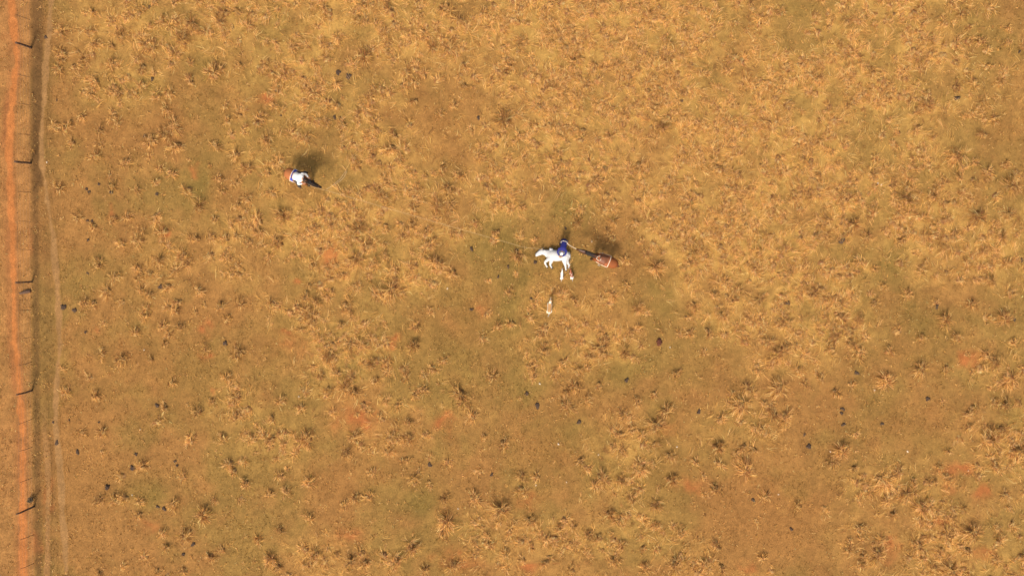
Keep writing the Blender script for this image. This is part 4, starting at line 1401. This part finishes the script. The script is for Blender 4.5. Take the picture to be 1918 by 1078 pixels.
# mounted person: in the frame of the ridden horse
JR = {
    'pelvis': (.02, 0, 1.68), 'waist': (.16, 0, 1.84), 'chest': (.42, 0, 2.02), 'neck': (.62, 0, 2.10), 'head': (.77, 0, 2.17), 'look': (.9, -.1, -.45),
    'shoulder': {1: (.46, .22, 2.03), -1: (.44, -.22, 2.02)},
    'elbow': {1: (.58, .29, 1.82), -1: (.40, -.31, 1.76)},
    'wrist': {1: (.80, .20, 1.74), -1: (.60, -.20, 1.66)},
    'hip': {1: (.05, .13, 1.62), -1: (.05, -.13, 1.62)},
    'knee': {1: (.36, .37, 1.30), -1: (.36, -.37, 1.30)},
    'ankle': {1: (.14, .40, .86), -1: (.14, -.40, .86)},
    'toe': {1: (.34, .42, .82), -1: (.34, -.42, .82)},
    'palm': (0, 0, -1),
    'loose': .055,
}
make_person('person in white shirt and dark trousers riding the brown horse', MW2, JR, M['white_cloth'], M['dark_cloth'], None, False)

# ------------------------------------------------------------------ ropes
def wpt(mw, *p):
    q = mw @ Vector(p)
    return (q.x, q.y, q.z)


def rope(name, pts, r, mat, label, sub=6):
    me = tube_mesh(name, pts, r, 7, sub)
    return tag(link(name, me, mat), label, 'rope')


a = Vector(wpt(MW2, .28, 0, 1.72))
b_ = P(1011, 471, .28)
h0 = Vector(wpt(MW2, 1.15, -.14, 1.70))
pts = [tuple(a), tuple(h0)]
for k in range(1, 15):
    t = k / 15
    q = h0.lerp(b_, t)
    q.z -= 1.0 * 0.35 * math.sin(math.pi * t)
    pts.append((q.x, q.y, q.z))
# noose round the cow's head
c0 = P(1014, 470.5, .16)
for k in range(9):
    an = k / 8 * 2 * math.pi
    pts.append((c0.x + .02 * math.sin(an), c0.y + .17 * math.cos(an - .4), .165 + .135 * math.sin(an + 1.2)))
rope('rope', pts, .0065, M['rope'], 'long thin pale rope stretched from the mounted horse to the cow', 5)

a = Vector(wpt(MW1, 1.64, 0, 1.12))
pts = [tuple(a)]
w0 = Vector(wpt(mwp, -.02, 0, .97))
end = Vector(wpt(mwp, .0, .20, .97))
for k in range(1, 6):
    t = k / 6
    q = a.lerp(end, t)
    q.z -= .05 * math.sin(math.pi * t)
    pts.append(tuple(q))
axis_ = unit(V(.16, 0, .12))
for k in range(15):
    an = math.pi / 2 + k / 14 * 2 * math.pi
    loc = V(-.02, 0, .97) + V(0, 1, 0) * math.sin(an) * .205 + unit(V(-.6, 0, .8)) * math.cos(an) * .160
    pts.append(wpt(mwp, *loc))
rope('rope', pts, .014, M['rope_white'], 'short white lead rope from the riderless horse round the blue person', 4)

# loose end of rope thrown down beside the ridden horse
pts = []
for (u, v) in ((612, 355), (622, 349), (630, 342), (637, 336), (643, 328), (648, 321), (649.5, 322.5), (645, 332), (638, 339), (630, 345), (625, 347)):
    q = P(u, v)
    pts.append((q.x, q.y, hz(q.x, q.y) + .10 + R.uniform(-.01, .02)))
rope('rope', pts, .010, M['rope'], 'doubled loose end of pale rope lying on grass beside the ridden horse', 5)


# ------------------------------------------------------------------ dung, stones, shrub, log
def lump(name, rad, hgt, seed, mat, rings=3):
    rr = random.Random(seed)
    bm = bmesh.new()
    for j in range(rings):
        ox, oy = (0, 0) if j == 0 else (rr.uniform(-.6, .6) * rad, rr.uniform(-.6, .6) * rad)
        r0 = rad * (1.0 if j == 0 else rr.uniform(.4, .65))
        vs_ = []
        lv = [(0, 1.0), (.5, .93), (.85, .6), (1.0, .15)]
        for z_, f_ in lv:
            row = []
            for k in range(10):
                an = k / 10 * 2 * math.pi
                w_ = r0 * f_ * (1 + .34 * math.sin(an * 2 + seed + j) + .18 * math.sin(an * 3 + seed * 2) + rr.uniform(-.15, .15))
                row.append(bm.verts.new((ox + w_ * math.cos(an), oy + w_ * math.sin(an), z_ * hgt * (1 if j == 0 else 1.25))))
            vs_.append(row)
        for i in range(3):
            for k in range(10):
                bm.faces.new((vs_[i][k], vs_[i][(k + 1) % 10], vs_[i + 1][(k + 1) % 10], vs_[i + 1][k]))
        bm.faces.new(vs_[3])
        bm.faces.new(vs_[0][::-1])
    me = bm_mesh(bm, name)
    me.materials.append(mat)
    return me


lumps = [lump('dung_pat', .125, .06, i, M['dung'], 2 + i % 4) for i in range(9)]
lump_red = lump('dung_pat', .16, .07, 9, M['dung_red'], 3)
DUNG = [
    (285, 148, 1.0), (272, 255, 1.0), (280, 13, 1.0), (106, 187, .8), (86, 70, .8), (435, 51, .8), (633, 136, 1.2), (653, 143, 1.5), (729, 93, 1.0), (627, 220, 1.0), (526, 216, .8),
    (896, 221, 1.1), (1277, 189, .9), (162, 354, .7), (167, 359, .8), (185, 345, .8), (209, 360, 1.0), (294, 363, .9), (164, 413, .8), (173, 414, .9), (165, 449, 1.0), (301, 537, 1.3),
    (120, 575, 1.4), (140, 581, 1.4), (164, 511, .7), (883, 466, 1.3), (968, 467, 1.0), (952, 499, 1.0), (933, 518, .9), (1003, 491, .9), (995, 559, 1.0), (992, 590, 1.0), (883, 579, .9),
    (1059, 427, .7), (422, 642, 1.4), (160, 621, .9), (294, 759, 1.2), (250, 876, 1.3), (145, 846, 1.1), (332, 871, .9), (328, 863, .8), (107, 828, 1.2), (255, 850, .9), (202, 912, 1.4),
    (308, 952, 1.2), (362, 1018, 1.4), (344, 1036, 1.0), (296, 948, .8), (805, 870, 1.4), (1235, 640, 1.4), (1007, 759, 1.3), (1085, 790, 1.3), (921, 888, 1.2), (987, 736, 1.1), (1174, 711, 1.0),
    (1577, 451, 1.5), (1474, 567, 1.4), (1309, 770, 1.3), (1578, 765, 1.1), (1576, 773, 1.1), (1579, 794, 1.2), (1515, 835, 1.3), (1507, 813, .9), (1411, 936, 1.4), (1482, 990, 1.2), (1754, 573, 1.5),
    (1605, 698, 1.2), (1737, 746, 1.1), (1652, 793, .9), (1914, 486, 1.3), (1793, 184, 1.4), (1675, 26, .9), (1910, 96, .9), (1496, 120, 1.0), (1900, 598, .9), (100, 790, .8), (185, 790, .7), (130, 786, .7),
]
SPECIAL = {
    (120, 575): 'black dung pat touching the pale worn track, left of its twin',
    (140, 581): 'black dung pat right of its twin beside the worn track',
    (633, 136): 'dark dung pat in upper field, left of the darkest pat',
    (653, 143): 'darkest and largest dung pat in the upper field above the rider',
    (272, 255): 'round reddish dark dung pat on bare ground left of the rider',
    (285, 148): 'dark dung pat on green ground in the upper left field',
    (301, 537): 'black dung pat among small tussocks left of the middle',
    (883, 466): 'dark dung pat farthest left of the lying cow',
    (968, 467): 'dark dung pat just left of the nose of the cow',
    (1235, 640): 'reddish brown dung pat alone on bare ground right of the dogs',
    (805, 870): 'single black dung pat on open ground in the lower middle',
    (1754, 573): 'large black dung pat on open ground toward the right edge',
    (1793, 184): 'dark dung pat alone on brown ground in the upper right corner',
    (1577, 451): 'black dung pat at the edge of thick grass right of the riderless horse',
    (1474, 567): 'dark dung pat in golden grass lower right of the riderless horse',
    (1411, 936): 'black three lobed dung pat on bare ground in the lower right',
    (1482, 990): 'round dark dung pat nearest the bottom edge in the lower right',
    (1309, 770): 'black dung pat alone on bare ground below the thick right grass',
    (1085, 790): 'black dung pat on open ground well below the dogs',
    (1007, 759): 'dark dung pat with pale fringe below the tan dog',
}
for i, (u, v, s) in enumerate(DUNG):
    p = P(u, v)
    red_pat = (u, v) == (1235, 640)
    o = link('dung_pat', lump_red if red_pat else lumps[R.randrange(9)])
    o.location = (p.x, p.y, hz(p.x, p.y) - .005)
    s *= R.uniform(.75, 1.0)
    o.scale = (s, s * R.uniform(.75, 1.2), s * R.uniform(.8, 1.3))
    o.rotation_euler = (0, 0, R.uniform(0, 6.28))
    z = zone(u, v)
    if (u, v) in SPECIAL:
        tag(o, SPECIAL[(u, v)], 'dung', 'dung pats ' + z)
    else:
        count_off(o, 'small dark dung pat', z, u, 'dung', 'dung pats ' + z)

stones = [lump('stone', .05, .05, 40 + i, M['stone'], 2) for i in range(3)]
STONES = [(270, 655), (262, 804), (248, 926), (1061, 902), (1046, 831), (1268, 836), (1121, 851), (1011, 718), (1638, 730), (1814, 881), (1555, 845), (1644, 343), (1651, 346), (1711, 350), (1108, 452),
          (838, 540), (1004, 908), (1255, 650), (88, 304), (560, 742), (858, 952), (1458, 925), (1700, 845), (390, 1040)]
for (u, v) in STONES:
    p = P(u, v)
    o = link('stone', stones[R.randrange(3)])
    o.location = (p.x, p.y, hz(p.x, p.y) - .004)
    s = R.uniform(.7, 1.1)
    o.scale = (s, s * R.uniform(.7, 1.2), s)
    o.rotation_euler = (0, 0, R.uniform(0, 6.28))
    z = zone(u, v)
    count_off(o, 'tiny pale stone', z, u, 'stone', 'pale stones ' + z)

# small dark shrub by the lower fence post
p = P(60, 934)
shrub = empty('shrub', Matrix.Translation((p.x, p.y, 0)) @ Matrix.Scale(.68, 4))
tag(shrub, 'small dark shrub growing at the fence above the lowest visible post', 'shrub')
bm = bmesh.new()
for k in range(7):
    an = k / 7 * 6.283 + R.uniform(-.3, .3)
    l_ = R.uniform(.12, .26)
    loft(bm, [(0, 0, 0, .012, .012), (l_ * .5 * math.cos(an), l_ * .5 * math.sin(an), .18, .009, .009), (l_ * math.cos(an), l_ * math.sin(an), R.uniform(.28, .48), .003, .003)], (0, .3, 1), 6, 2)
link('stem', bm_mesh(bm, 'stem'), M['bark'], shrub)
rng = np.random.default_rng(88)
nl = 260
az = rng.random(nl) * 6.283
rd = rng.random(nl) ** .6 * .25
base = np.stack([np.cos(az) * rd, np.sin(az) * rd, rng.uniform(.08, .46, nl)], -1)
v_, t_, c_ = blades(base, rng.random(nl) * 6.283, rng.uniform(.05, .10, nl), rng.uniform(-.4, 1.0, nl), rng.uniform(0, .8, nl), rng.uniform(.03, .05, nl), np.tile(np.array((.05, .03, .015)), (nl, 1)))
link('leaves', mesh_np('leaves', v_, t_, c_), M['leaf'], shrub)

# short piece of dark timber lying beside the middle post
p0, p1 = P(37, 549, .08), P(57, 545, .08)
bm = bmesh.new()
d = p1 - p0
loft(bm, [(0, 0, 0, .06, .05), (d.x * .3, d.y * .3, .01, .085, .07), (d.x * .7, d.y * .7 + .02, .02, .11, .08), (d.x, d.y, 0, .09, .06)], (0, 1, 0), 10, 3)
o = link('log', bm_mesh(bm, 'log'), M['wood'])
o.location = p0
tag(o, 'short dark piece of timber lying below the middle fence post', 'log')

give_labels()
print('objects', len(bpy.data.objects), 'tris', sum(len(m.polygons) for m in bpy.data.meshes))
